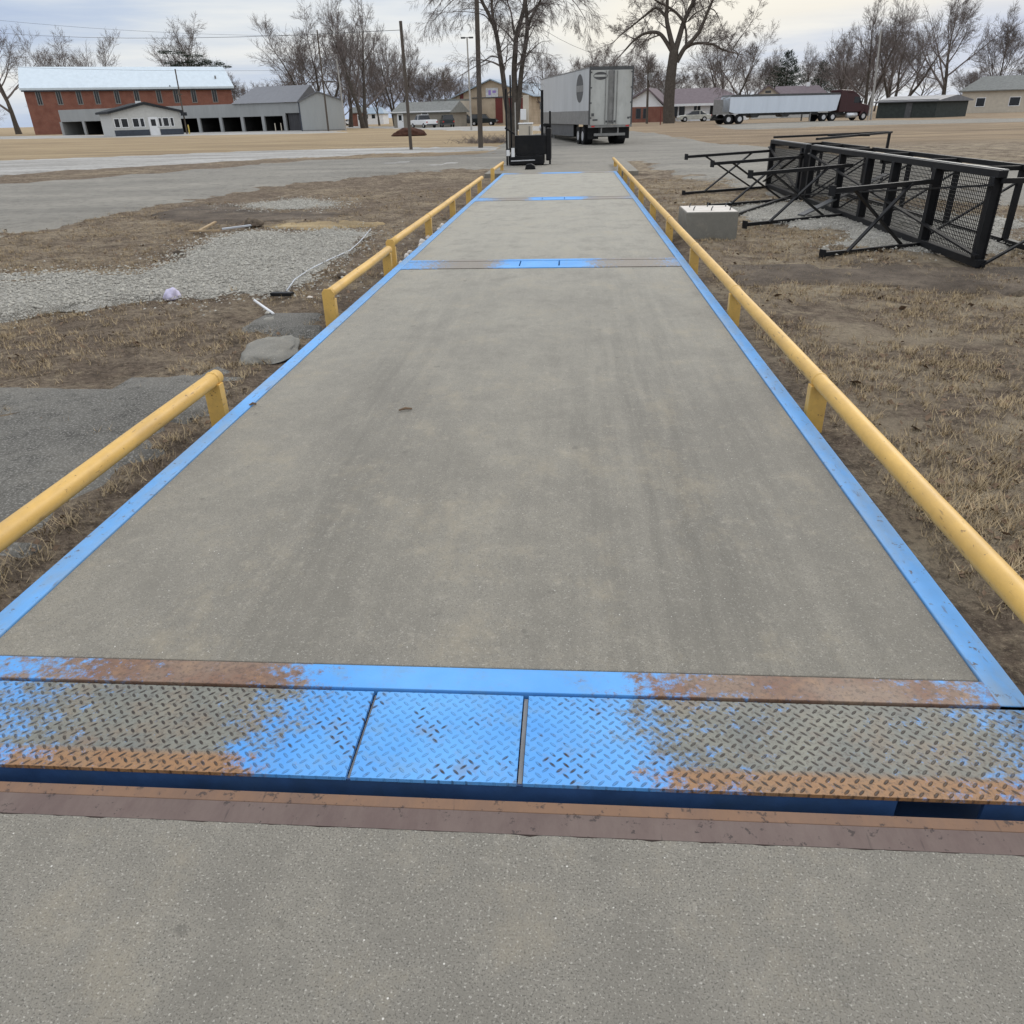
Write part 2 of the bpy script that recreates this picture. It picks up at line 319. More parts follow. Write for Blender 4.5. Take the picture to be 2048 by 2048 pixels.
# ------------------------------------------------------------------ mesh helpers
class MB:
    def __init__(s): s.v, s.f = [], []
    def add(s, vs, fs):
        o = len(s.v); s.v += [tuple(p) for p in vs]; s.f += [tuple(i + o for i in f) for f in fs]; return s
    def box(s, a, b, M=None):
        x0, y0, z0 = a; x1, y1, z1 = b
        vs = [Vector(p) for p in ((x0, y0, z0), (x1, y0, z0), (x1, y1, z0), (x0, y1, z0), (x0, y0, z1), (x1, y0, z1), (x1, y1, z1), (x0, y1, z1))]
        if M: vs = [M @ p for p in vs]
        return s.add(vs, [(0, 3, 2, 1), (4, 5, 6, 7), (0, 1, 5, 4), (1, 2, 6, 5), (2, 3, 7, 6), (3, 0, 4, 7)])
    def bar(s, a, b, w, h=None):
        a, b = Vector(a), Vector(b); h = h or w; d = (b - a).normalized()
        up = Vector((0, 0, 1)) if abs(d.z) < .95 else Vector((0, 1, 0))
        sd = d.cross(up).normalized() * w / 2; u = sd.cross(d).normalized() * h / 2
        vs = [a - sd - u, a + sd - u, a + sd + u, a - sd + u, b - sd - u, b + sd - u, b + sd + u, b - sd + u]
        return s.add(vs, [(0, 1, 2, 3), (4, 7, 6, 5), (0, 4, 5, 1), (1, 5, 6, 2), (2, 6, 7, 3), (3, 7, 4, 0)])
    def tube(s, pts, rad, n=8, cap=True):
        pts = [Vector(p) for p in pts]
        if not isinstance(rad, (list, tuple)): rad = [rad] * len(pts)
        rings = []; o = len(s.v); ref = None
        for i, p in enumerate(pts):
            d = (pts[min(i + 1, len(pts) - 1)] - pts[max(i - 1, 0)]).normalized()
            if ref is None:
                ref = Vector((0, 0, 1)) if abs(d.z) < .9 else Vector((1, 0, 0))
            u = d.cross(ref)
            if u.length < 1e-5: u = d.orthogonal()
            u.normalize(); w = d.cross(u); ref = u.cross(d) if False else ref
            for k in range(n):
                a = 2 * math.pi * k / n
                s.v.append(tuple(p + (u * math.cos(a) + w * math.sin(a)) * rad[i]))
        for i in range(len(pts) - 1):
            for k in range(n):
                k2 = (k + 1) % n
                s.f.append((o + i * n + k, o + i * n + k2, o + (i + 1) * n + k2, o + (i + 1) * n + k))
        if cap:
            s.f.append(tuple(o + k for k in range(n))[::-1]); s.f.append(tuple(o + (len(pts) - 1) * n + k for k in range(n)))
        return s
    def prism(s, prof, a, b, axis='y', M=None):
        """profile polygon (2D) extruded along an axis from a to b"""
        n = len(prof)
        def mk(p, t):
            return {'y': Vector((p[0], t, p[1])), 'x': Vector((t, p[0], p[1])), 'z': Vector((p[0], p[1], t))}[axis]
        vs = [mk(p, a) for p in prof] + [mk(p, b) for p in prof]
        if M: vs = [M @ p for p in vs]
        fs = [tuple(range(n)), tuple(range(2 * n - 1, n - 1, -1))] + [(i, i + n, (i + 1) % n + n, (i + 1) % n) for i in range(n)]
        return s.add(vs, fs)
    def build(s, name, m, parent=None, smooth=False, bevel=0., weld=True):
        me = bpy.data.meshes.new(name); me.from_pydata(s.v, [], s.f); me.materials.append(m)
        if weld:
            import bmesh
            bm = bmesh.new(); bm.from_mesh(me); bmesh.ops.recalc_face_normals(bm, faces=bm.faces); bm.to_mesh(me); bm.free()
        if smooth: me.shade_smooth()
        me.update()
        o = bpy.data.objects.new(name, me); COL.objects.link(o)
        if parent: o.parent = parent
        if bevel:
            md = o.modifiers.new('bevel', 'BEVEL'); md.width = bevel; md.segments = 2; md.limit_method = 'ANGLE'
        return o
def frame(A, ang):    # local frame: x along front, y back, z up
    return Matrix.Translation(A) @ Matrix.Rotation(ang, 4, 'Z')
def tag(o, label=None, cat=None, group=None, kind=None):
    if label: o['label'] = label
    if cat: o['category'] = cat
    if group: o['group'] = group
    if kind: o['kind'] = kind
    return o
def thing(name, label, cat, loc=(0, 0, 0), rz=0, group=None):
    o = bpy.data.objects.new(name, None); COL.objects.link(o); o.location = loc; o.rotation_euler = (0, 0, rz)
    o.empty_display_size = .2
    return tag(o, label, cat, group)
def copy_tree(o, parent=None):
    c = o.copy(); COL.objects.link(c)
    if parent: c.parent = parent
    for ch in [x for x in bpy.data.objects if x.parent == o]: copy_tree(ch, c)
    return c
def struct(o, label=None, kind='structure', cat=None):
    o['kind'] = kind
    if label: o['label'] = label
    if cat: o['category'] = cat
    return o

def fbm(x, y, f=1., o=4, seed=0.):
    return noise.fractal(Vector((x * f, y * f, seed)), 1., 2., o)

# ------------------------------------------------------------------ ground sheet
def axis(lo, hi, step, far, grow=1.35):
    a = []; x = lo
    while x <= hi: a.append(x); x += step
    s = step
    while a[-1] < far: s *= grow; a.append(a[-1] + s)
    s = step; 
    while a[0] > -far: s *= grow; a.insert(0, a[0] - s)
    return a
def ground_z(x, y):
    z = macro(x, y)
    if -30 < x < 30 and -8 < y < 60:
        z += -.012 + .040 * fbm(x, y, .8, 5) 
        z += .022 * fbm(x, y, 4.2, 4, 4.)
    if y < 1.0 or (-.35 < x < 3.35 and y < 27.5): z = min(z, macro(x, y) - .03)
    if .0 < x < 3.0 and 1.35 < y < 23.2: z = -.95
    if -.3 < x < 3.3 and 1.2 < y <= 1.35: z = -.95
    return z
xs = axis(-13, 13, .13, 2600); ys = [y for y in axis(-2, 30, .13, 3500) if y > -400]
gm = MB(); nx = len(xs)
for y in ys:
    for x in xs: gm.v.append((x, y, ground_z(x, y)))
for j in range(len(ys) - 1):
    for i in range(nx - 1): gm.f.append((j * nx + i, j * nx + i + 1, (j + 1) * nx + i + 1, (j + 1) * nx + i))
struct(gm.build('ground', M_ground, smooth=True, weld=False), 'brown winter dirt and dead grass')

def patch(poly, name, m, lift, label, kind='structure', step=.5, jit=.06, jf=1.5, edge=None, fn=None):
    """an irregular sheet draped on the ground; poly = world (x, y) outline"""
    edge = edge or step; pts = []
    n = len(poly)
    for i in range(n):
        a, b = Vector(poly[i][:2]), Vector(poly[(i + 1) % n][:2]); k = max(1, int((b - a).length / edge))
        for t in range(k):
            q = a.lerp(b, t / k)
            dx = fbm(q.x, q.y, jf, 5, 3.3) * jit; dy = fbm(q.x, q.y, jf, 5, 8.7) * jit
            pts.append(Vector((q.x + dx, q.y + dy)))
    nb = len(pts)
    x0, x1 = min(p.x for p in pts), max(p.x for p in pts); y0, y1 = min(p.y for p in pts), max(p.y for p in pts)
    def inside(x, y):
        c = False; j = nb - 1
        for i in range(nb):
            if (pts[i].y > y) != (pts[j].y > y) and x < (pts[j].x - pts[i].x) * (y - pts[i].y) / (pts[j].y - pts[i].y) + pts[i].x: c = not c
            j = i
        return c
    inner = []
    x = x0
    while x < x1:
        y = y0
        while y < y1:
            if inside(x, y): inner.append(Vector((x, y)))
            y += step
        x += step
    vs, es, fs, *_ = delaunay_2d_cdt(pts + inner, [(i, (i + 1) % nb) for i in range(nb)], [], 2, 1e-5)
    mb = MB(); mb.v = [(v.x, v.y, macro(v.x, v.y) + (-.035 if i < nb else lift)) for i, v in enumerate(vs)]; mb.f = [tuple(f) for f in fs]
    o = mb.build(name, m, weld=False, smooth=True); struct(o, label, kind)
    for p_ in o.data.polygons:
        pass
    return o, inside, (x0, x1, y0, y1)
def g2(*pp): return [tuple(G(*p)[:2]) for p in pp]

# ---- roads and yards
patch(g2((-420, 395), (263, 350), (600, 322), (985, 308), (1010, 318)) + [(-.5, 27.6), (-2.6, 26)] + g2((880, 340), (700, 358), (520, 378), (380, 402), (263, 425), (-420, 560)), 'asphalt_road', M_asphalt, .035,
      'grey asphalt road running left behind the deck', step=1.2, jit=.22, jf=.8, edge=.3)
patch(g2((-420, 340), (0, 322), (263, 312), (500, 302), (760, 296), (1000, 293), (1000, 300), (760, 308), (500, 320), (263, 334), (0, 352), (-420, 385)), 'pale_road', M_pale, .035,
      'pale concrete road strip crossing the left side', step=1.2, jit=.35, jf=.5, edge=.5)
patch([(-3.0, 27.6)] + g2((985, 300), (1000, 282), (1060, 268), (1265, 262), (1345, 270), (1420, 284), (1540, 294), (1785, 318), (2300, 350), (2300, 420), (1785, 400), (1640, 396), (1560, 392), (1430, 372), (1330, 345), (1255, 322)) + [(3.6, 28.2), (-.4, 27.7)], 'paved_yard', M_asphalt, .03,
      'grey paved yard behind the deck where the white trailer stands', step=1.2, jit=.3, jf=.7, edge=.35)
patch(g2((741, 331), (800, 325), (835, 325), (800, 329)), 'pale_road_patch', M_pale, .05, 'short pale patch on the grey road', step=.4, jit=.15, jf=1., edge=.15)  # this and the next: paler sheets laid over the asphalt
patch(g2((835, 335), (900, 327), (925, 327), (890, 333)), 'pale_road_patch', M_pale, .05, 'pale patch on the grey road nearer the rails', step=.4, jit=.15, jf=1., edge=.15)
patch(g2((640, 256), (760, 257), (915, 262), (1100, 262), (1100, 252), (915, 253), (760, 253), (640, 252)), 'pale_driveway', M_pale, .04, 'pale driveway in front of the tan buildings', step=3, jit=.6, jf=.3, edge=1.5)
patch(g2((-300, 283), (263, 275), (400, 271), (600, 268), (700, 265), (640, 259), (400, 264), (263, 269), (-300, 277)), 'garage_apron', M_pale, .04, 'pale gravel apron in front of the garages', step=4, jit=1, jf=.3, edge=1.5)
patch(g2((1430, 262), (1560, 258), (1680, 252), (1800, 249), (2300, 240), (2300, 232), (1800, 240), (1650, 242), (1500, 247), (1430, 250)), 'street', M_asphalt, .04, 'far street under the maroon semi truck', step=4, jit=.4, jf=.3, edge=1.5)
# ---- near patches
patch([(-.42, 2.0), (-.42, 5.05), (-.9, 5.0), (-1.35, 4.7), (-2.0, 4.9), (-3.4, 5.0), (-6, 5.3), (-6, 2.0)], 'dark_pavement', M_asphalt2, .022, 'dark pavement beside the deck at the left', step=.25, jit=.16, jf=2, edge=.05)
def zz(a, b): return (260 + a / 3.864, 280 + b / 3.864)
gp = [zz(*p) for p in ((0, 1030), (250, 985), (450, 830), (700, 765), (950, 700), (1250, 735), (1600, 690), (1850, 710), (1800, 800), (1640, 900), (1400, 1020), (1220, 1170), (980, 1230), (740, 1230), (500, 1265), (200, 1250), (0, 1240))] + [(0, 640), (-500, 700), (-500, 560), (0, 555)]
gravel_a = patch(g2(*gp), 'gravel', M_gravel, .024, 'light grey gravel bed left of the deck', 'stuff', step=.2, jit=.25, jf=1.6, edge=.04)
gravel_b = patch(g2(*[zz(*p) for p in ((880, 505), (1200, 480), (1350, 455), (1480, 470), (1700, 535), (1400, 545), (1000, 535))]), 'gravel', M_gravel, .026, 'small pale gravel patch near the grey road', 'stuff', step=.25, jit=.3, jf=1.3, edge=.06)
patch(g2(*[zz(*p) for p in ((180, 560), (480, 490), (800, 500), (1150, 550), (1500, 530), (1800, 560), (1500, 620), (900, 650), (600, 640), (250, 620))]), 'mud', M_mud, .02, 'dark muddy hollow beyond the gravel', 'stuff', step=.3, jit=.4, jf=1.2, edge=.06)
patch(g2(*[zz(*p) for p in ((980, 665), (1300, 632), (1750, 610), (1920, 625), (1900, 660), (1500, 672), (1200, 690))]), 'straw', M_straw, .008, 'band of yellow straw along the edge of the gravel', 'stuff', step=.12, jit=.35, jf=1.8, edge=.05)
gravel_c = patch([(4.6, 13.4), (4.7, 14.6), (5.4, 15.4), (6.4, 15.6), (7.6, 14.8), (8.2, 12.5), (7.4, 10.6), (6.4, 9.6), (5.2, 10.2), (5.5, 11.6), (4.7, 12.4)], 'gravel', M_gravel, .026, 'pale gravel under the overturned black steel frames', 'stuff', step=.3, jit=.5, jf=1.1, edge=.06)
patch([(3.5, 9.2), (5.2, 9.2), (7.5, 8.4), (12, 8.6), (12, 7.4), (7, 7.5), (4.6, 7.9), (3.5, 8.2)], 'mud', M_mud, .012, 'dark damp soil in front of the black steel frames', 'stuff', step=.3, jit=.5, jf=1.4, edge=.06)

def pebbles(regions, name, label, count, smin=.008, smax=.024):
    mb = MB(); k = 0; tries = 0
    while k < count and tries < count * 8:
        tries += 1
        (o, inside, (x0, x1, y0, y1)) = rnd.choice(regions)
        x, y = rnd.uniform(x0 - .3, x1 + .3), rnd.uniform(y0 - .3, y1 + .3)
        if x < -7 or x > 9: continue
        sg_ = .1 if rnd.random() < .6 else .38; dx, dy = rnd.gauss(0, sg_), rnd.gauss(0, sg_)
        if not inside(x, y): continue
        if fbm(x, y, 1.3, 3, 2.) < -.25 and rnd.random() < .6: continue
        x += dx; y += dy; r = rnd.uniform(smin, smax) * (.6 + .8 * rnd.random() ** 3); z = macro(x, y) + .026 + r * .25
        a = rnd.random() * 6.3; ca, sa = math.cos(a) * r, math.sin(a) * r; e = rnd.uniform(.5, .9)
        vs = [(x + ca, y + sa, z), (x - sa * e, y + ca * e, z), (x - ca, y - sa, z + r * .1), (x + sa * e, y - ca * e, z), (x + ca * .2, y, z + r * rnd.uniform(.45, .8))]
        mb.add(vs, [(0, 1, 4), (1, 2, 4), (2, 3, 4), (3, 0, 4)]); k += 1
    return struct(mb.build(name, M_pebble, weld=False), label, 'stuff')
pebbles([gravel_a], 'gravel_stones', 'loose stones of the left gravel bed', 26000)
pebbles([gravel_b, gravel_c], 'gravel_stones', 'loose stones under the black frames and by the road', 12000)

# ---- dead grass tufts and leaf litter on the near verges
def blocked(x, y):
    if -.3 < x < 3.3 and y < 27.8: return True
    if y < 1.15: return True
    return False
def litter(name, m, label, count, kind):
    mb = MB(); k = 0
    while k < count:
        side = rnd.random() < .45
        y = 1.6 + rnd.random() ** 1.7 * 20
        x = rnd.uniform(-.3 - y * .95 - 1, -.28) if side else rnd.uniform(3.28, 4.4 + y * .55)
        if blocked(x, y): continue
        if gravel_a[1](x, y) and rnd.random() < .985: continue
        if not side and gravel_c[1](x, y) and rnd.random() < .9: continue
        if y > 21 + .6 * x and side: continue
        d = fbm(x, y, 1.1, 4, 6.)
        if rnd.random() > .62 + d * 1.1: continue
        if side and y < 5 and x < -.45 and rnd.random() < .93: continue
        z = ground_z(x, y) + .002
        if kind == 'tuft':
            for _ in range(rnd.choice((2, 4, 5, 7, 12))):
                a = rnd.random() * 6.3; h = rnd.uniform(.01, .05); w = rnd.uniform(.0015, .0035); ln = rnd.uniform(.3, 1.6) * h
                px, py = x + rnd.gauss(0, .02), y + rnd.gauss(0, .02)
                tx, ty = px + math.cos(a) * ln, py + math.sin(a) * ln
                b2 = a + 1.57
                mb.add([(px - math.cos(b2) * w, py - math.sin(b2) * w, z - .004), (px + math.cos(b2) * w, py + math.sin(b2) * w, z - .004), (tx, ty, z + h)], [(0, 1, 2)])
        else:
            r = rnd.uniform(.006, .02) * (1 + 1.6 * rnd.random() ** 8); a = rnd.random() * 6.3; t1, t2 = rnd.uniform(-.6, .6) * r, rnd.uniform(-.6, .6) * r
            ca, sa = math.cos(a) * r, math.sin(a) * r
            mb.add([(x + ca, y + sa, z + .012 + t1), (x - sa * .5, y + ca * .5, z + .012 + t2), (x - ca, y - sa, z + .012 - t1), (x + sa * .5, y - ca * .5, z + .016 - t2)], [(0, 1, 2, 3)])
        k += 1
    return struct(mb.build(name, m, weld=False), label, 'stuff')
litter('dead_grass', M_blade, 'short dead grass on the verges beside the deck', 34000, 'tuft')
litter('leaf_litter', M_leaf, 'brown leaf litter and clods scattered on the verges', 9000, 'leaf')

# ------------------------------------------------------------------ near approach slab and the truck scale
ap = MB(); 
n = 400
edge = [(-4 + 11 * i / n, 1.198 + .006 * fbm(i * .4, 0, 1., 5) + .003 * rnd.random()) for i in range(n + 1)]
prof = edge + [(7, -6), (-4, -6)]
ap.prism(prof, -1.0, 0.0, 'z')
struct(ap.build('approach_slab', M_slab), 'worn concrete slab in the foreground')
fa = MB().box((-.6, 23.32, -.5), (3.7, 27.4, -.004))
struct(fa.build('far_approach_slab', M_slab, bevel=.01), 'far concrete slab at the end of the deck')

coping = thing('steel_coping', 'rusty brown steel angle along the edge of the foreground slab', 'steel strip', (1.5, 1.25, 0))
def rel(mb, o): return mb
def part(mb, name, m, parent, **kw):
    T = parent.matrix_basis.inverted() if parent.parent is None else (parent.parent.matrix_basis @ parent.matrix_basis).inverted()
    mb.v = [tuple(T @ Vector(p)) for p in mb.v]
    return mb.build(name, m, parent, **kw)
bpy.context.view_layer.update()
part(MB().box((-4, 1.200, -.12), (7, 1.260, .001)), 'weathered_band', M_rustdark, coping)
part(MB().box((-4, 1.2605, -.05), (7, 1.293, .002)), 'outer_flange', M_rust, coping, bevel=.002)

scale = thing('truck_scale', 'long concrete weighbridge deck with blue painted steel edges', 'truck scale', (1.5, 12.3, 0))
SE = [1.790, 8.42, 8.98, 15.62, 16.2, 22.85]
for a, b in ((SE[0], SE[1]), (SE[2], SE[3]), (SE[4], SE[5])):
    part(MB().box((.0, a, -.2), (3.0, b, -.003)), 'concrete_deck', M_deck, scale, bevel=.004)
for sx in (-1, 1):
    x0, x1 = (-.088, -.002) if sx < 0 else (3.002, 3.088)
    part(MB().box((x0, 1.68, -.30), (x1, 23.3, .004)), 'side_rail', M_blue, scale, bevel=.004)
# near end: tread plates, strip, navy end beam
for a, b in ((-.088, 1.277), (1.289, 1.706), (1.722, 3.088)):
    part(MB().add([(a, 1.352, -.003), (b, 1.352, -.003), (b, 1.425, 0.), (a, 1.425, 0.), (b, 1.668, 0.), (a, 1.668, 0.),
                   (a, 1.352, -.014), (b, 1.352, -.014), (b, 1.668, -.012), (a, 1.668, -.012)],
                  [(0, 1, 2, 3), (3, 2, 4, 5), (6, 9, 8, 7), (0, 6, 7, 1), (5, 4, 8, 9), (1, 7, 8, 4, 2), (0, 3, 5, 9, 6)]), 'tread_plate', M_plate, scale)
part(MB().box((-.088, 1.680, -.2), (3.088, 1.780, .003)), 'cross_strip', M_strip, scale, bevel=.002)
eb = MB().box((-.05, 1.356, -.34), (2.62, 1.366, -.0145)).box((-.05, 1.335, -.34), (2.62, 1.362, -.33)).box((2.82, 1.356, -.34), (3.06, 1.366, -.0145)).box((2.62, 1.335, -.20), (2.82, 1.365, -.185))
part(eb, 'end_beam', M_navy, scale)
part(MB().box((1.709, 1.36, -.03), (1.720, 1.668, -.012)), 'joint_bar', M_grey, scale)
part(MB().box((1.279, 1.36, -.03), (1.287, 1.668, -.014)), 'joint_bar', M_grey, scale)
part(MB().box((-.05, 1.38, -.6), (3.05, 1.79, -.2)), 'cross_girder', M_navy, scale)
for a, b in ((SE[1], SE[2]), (SE[3], SE[4])):
    mid = (a + b) / 2
    part(MB().box((0, a + .012, -.1), (3.0, a + .11, .003)), 'cross_strip', M_strip_far, scale)
    part(MB().box((0, b - .11, -.1), (3.0, b - .012, .003)), 'cross_strip', M_strip_far, scale)
    for c, d in ((.0, 1.27), (1.285, 1.70), (1.715, 3.0)):
        part(MB().box((c, a + .118, -.02), (d, b - .118, .0)), 'tread_plate', M_strip_far, scale)
    part(MB().box((0, a, -.4), (3, b, -.1)), 'cross_girder', M_navy, scale)
part(MB().box((-.088, 22.88, -.1), (3.088, 23.28, .0)), 'cross_strip', M_strip_far, scale)
# bits lying on the deck
def twigbit(px, py, L_, ang, label):
    q = ray(px, py); t = -CAM.z / q.z; c = CAM + q * t; d = Vector((math.cos(ang), math.sin(ang), 0)) * L_ / 2
    o = MB().tube([c - d + Vector((0, 0, .006)), c + Vector((0, .004, .012)), c + d + Vector((0, 0, .006))], [.004, .008, .005], 6).build('dirt_clod', M_leaf); tag(o, label, 'dirt clod')
twigbit(811, 821, .075, .35, 'dark flat scrap lying on the deck concrete above the middle left')
twigbit(506, 811, .04, .5, 'small black scrap beside the left blue edge of the deck')

# ------------------------------------------------------------------ yellow guard rails
def guard_rail(x, z, y0, y1, posts, label, r=.041, seed=0, rings=True, side=-1):
    t = thing('guard_rail', label, 'guard rail', (x, y0, 0), 0, 'yellow pipe guard rails along the deck'); bpy.context.view_layer.update()
    pts = [(x + .006 * fbm(y, 0, .4, 3, seed), y, z + .006 * fbm(y, 3, .3, 3, seed)) for y in [y0 + (y1 - y0) * i / 24 for i in range(25)]]
    part(MB().tube(pts, r, 20), 'pipe', M_yellow, t, smooth=True)
    for yp in posts:
        tp = z + .012 if yp > y0 + .05 else z + .05
        mb = MB().box((x - .048, yp - .03, -.5), (x + .048, yp + .03, z - r * .55))
        if yp <= y0 + .06:                       # end post, plate rises over the pipe end with clipped corners
            mb = MB().prism([(x - .052, -.5), (x + .052, -.5), (x + .052, z + .02), (x + .03, z + r + .008), (x - .03, z + r + .008), (x - .052, z + .02)], yp - .035, yp - .022, 'y')
            mb.box((x - .046, yp - .022, -.5), (x + .046, yp + .05, z - r))
        part(mb, 'post', M_yellow, t, bevel=.003)
        if rings and yp > y0 + .06:
            part(MB().tube([(x, yp - .012, z), (x, yp, z), (x, yp + .012, z)], [r + .001, r + .0045, r + .001], 20), 'weld_ring', M_yellow, t, smooth=True)
    return t
LX, LZ, RX, RZ = -.205, .155, 3.165, .155
guard_rail(LX, LZ, -.8, 4.14, (-.75, 1.75, 4.08), 'nearest yellow pipe rail on the left, at the dark pavement', seed=1)
guard_rail(LX, LZ - .01, 6.45, 8.82, (6.45, 8.72), 'short yellow pipe rail between its two posts beside the gravel', seed=2)
guard_rail(LX, LZ + .035, 8.97, 18.9, (8.97, 11.5, 14.0, 16.3, 18.4), 'longest left yellow pipe rail with five posts', seed=3)
guard_rail(LX, LZ + .03, 21.6, 25.0, (21.6, 24.6), 'farthest short yellow rail on the left near the black stand', seed=4)
guard_rail(RX, RZ, -.8, 26.6, (-.75, 1.65, 4.05, 6.4, 8.7, 11.05, 13.4, 15.8, 18.2, 20.6, 23.0, 25.4), 'long unbroken yellow pipe rail on the right of the deck', seed=5)

# ------------------------------------------------------------------ concrete block, rocks, small debris
blk = thing('concrete_block', 'grey concrete footing block with rebar stubs beside the right rail', 'concrete block', (3.72, 11.35, -.12)); bpy.context.view_layer.update()
part(MB().box((3.37, 11.0, -.25), (4.06, 11.80, .245)), 'body', M_block, blk, bevel=.012)
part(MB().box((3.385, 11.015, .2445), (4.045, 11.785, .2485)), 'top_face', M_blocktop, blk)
for i, (u, w) in enumerate(((.12, .25), (.35, .2), (.6, .22), (.12, .75), (.37, .8), (.62, .78))):
    x_, y_ = 3.37 + u, 11.0 + w * .8
    part(MB().tube([(x_, y_, .24), (x_ + .004, y_, .275), (x_ + .02, y_ + .01, .30)], .008, 6), 'rebar_stub', M_dgrey, blk)
def rock(c, sx, sy, sz, m, name, label, cat, seed=0, sub=4):
    import bmesh
    bm = bmesh.new(); bmesh.ops.create_icosphere(bm, subdivisions=sub, radius=1)
    for v in bm.verts:
        n_ = noise.fractal(v.co * 1.1 + Vector((seed, 0, 0)), 1., 2., 5)
        k = 1 + .22 * n_; v.co = Vector((v.co.x * sx * k, v.co.y * sy * k, (v.co.z * sz if v.co.z > 0 else v.co.z * sz * .3) * (1 + .3 * n_)))
    me = bpy.data.meshes.new(name); bm.to_mesh(me); bm.free(); me.materials.append(m); me.shade_smooth()
    o = bpy.data.objects.new(name, me); COL.objects.link(o); o.location = c; return tag(o, label, cat)
rock((-.45, 5.62, -.11), .20, .36, .07, M_block, 'concrete_lump', 'rounded lump of rough grey concrete touching the left deck edge', 'concrete lump', 3)
rock((-.78, 6.55, -.11), .13, .10, .035, M_block, 'flat_stone', 'small flat grey stone left of the yellow post', 'stone', 9, 3)
patch([(-.95, 6.3), (-.95, 6.8), (-.3, 6.9), (-.3, 6.0)], 'packed_soil', M_asphalt2, .02, 'grey packed soil around the left post', step=.15, jit=.1, jf=3, edge=.04)
def gt(*pp, lift=.02): return [G(*p) + Vector((0, 0, lift)) for p in pp]
o = MB().tube(gt((574, 588), (590, 565), (622, 543), (660, 524), (700, 506), (720, 488), (742, 462), lift=.03), .0075, 10).build('plastic_conduit', M_conduit, smooth=True)
tag(o, 'curved pale grey plastic conduit lying across the gravel', 'pipe')
o = MB().tube(gt((510, 607), (528, 620), (548, 634), lift=.03), .012, 10).build('plastic_pipe', M_white, smooth=True); tag(o, 'short straight white plastic pipe in the dirt below the conduit', 'pipe')
o = MB().prism([(-.11, -.03), (.10, -.04), (.12, .03), (-.09, .04)], 0, .035, 'z').build('rubber_scrap', M_black, bevel=.005); o.location = on(-1.02, 7.52) + Vector((0, 0, .015)); tag(o, 'flat black rubber scrap at the lower end of the conduit', 'scrap')
bag = rock(G(345, 598) + Vector((0, 0, .02)), .07, .10, .085, M_lav, 'plastic_bag', 'crumpled lavender plastic bag on the left gravel', 'plastic bag', 5)
for i, (px, py, s_, lb) in enumerate(((358, 508, .06, 'dark clod at the upper edge of the left gravel'), (366, 520, .05, 'flatter dark clod just below the other at the gravel edge'), (685, 553, .05, 'round dark clod below the yellow pipe'), (620, 597, .025, 'whitish stone near the first yellow post'))):
    rock(G(px, py) + Vector((0, 0, .01)), s_ * 1.3, s_, s_ * .6, M_mud if i < 3 else M_blocktop, 'dirt_clod' if i < 3 else 'pale_stone', lb, 'clod' if i < 3 else 'stone', i * 3, 3)
for i, (pa, pb, w_, lb) in enumerate((((400, 465), (432, 450), .03, 'short weathered stick pointing up beside the dark scrap heap'), ((380, 466), (440, 468), .03, 'weathered board lying flat in the dirt past the gravel'), ((445, 462), (503, 457), .03, 'grey board beside the dark heap past the gravel'))):
    a, b = G(*pa) + Vector((0, 0, .03)), G(*pb) + Vector((0, 0, .05))
    tag(MB().bar(a, b, .05, .025).build('board', M_wood if i != 2 else M_conduit, bevel=.003), lb, 'board')
rock(G(508, 452) + Vector((0, 0, .02)), .16, .14, .10, M_mud, 'scrap_heap', 'low black heap where the straw meets the gravel', 'heap', 12)

for i in range(9):
    y_ = 9.3 + i * .42 + rnd.uniform(-.1, .1)
    o = rock(Vector((-.17 - rnd.uniform(0, .06), y_, -.09)), rnd.uniform(.03, .05), rnd.uniform(.04, .07), rnd.uniform(.03, .05), M_blocktop, 'rubble_piece', 'small pale rubble piece between the left yellow rail and the deck edge', 'rubble', i * 2.3, 3); o['group'] = 'rubble along the left deck edge'
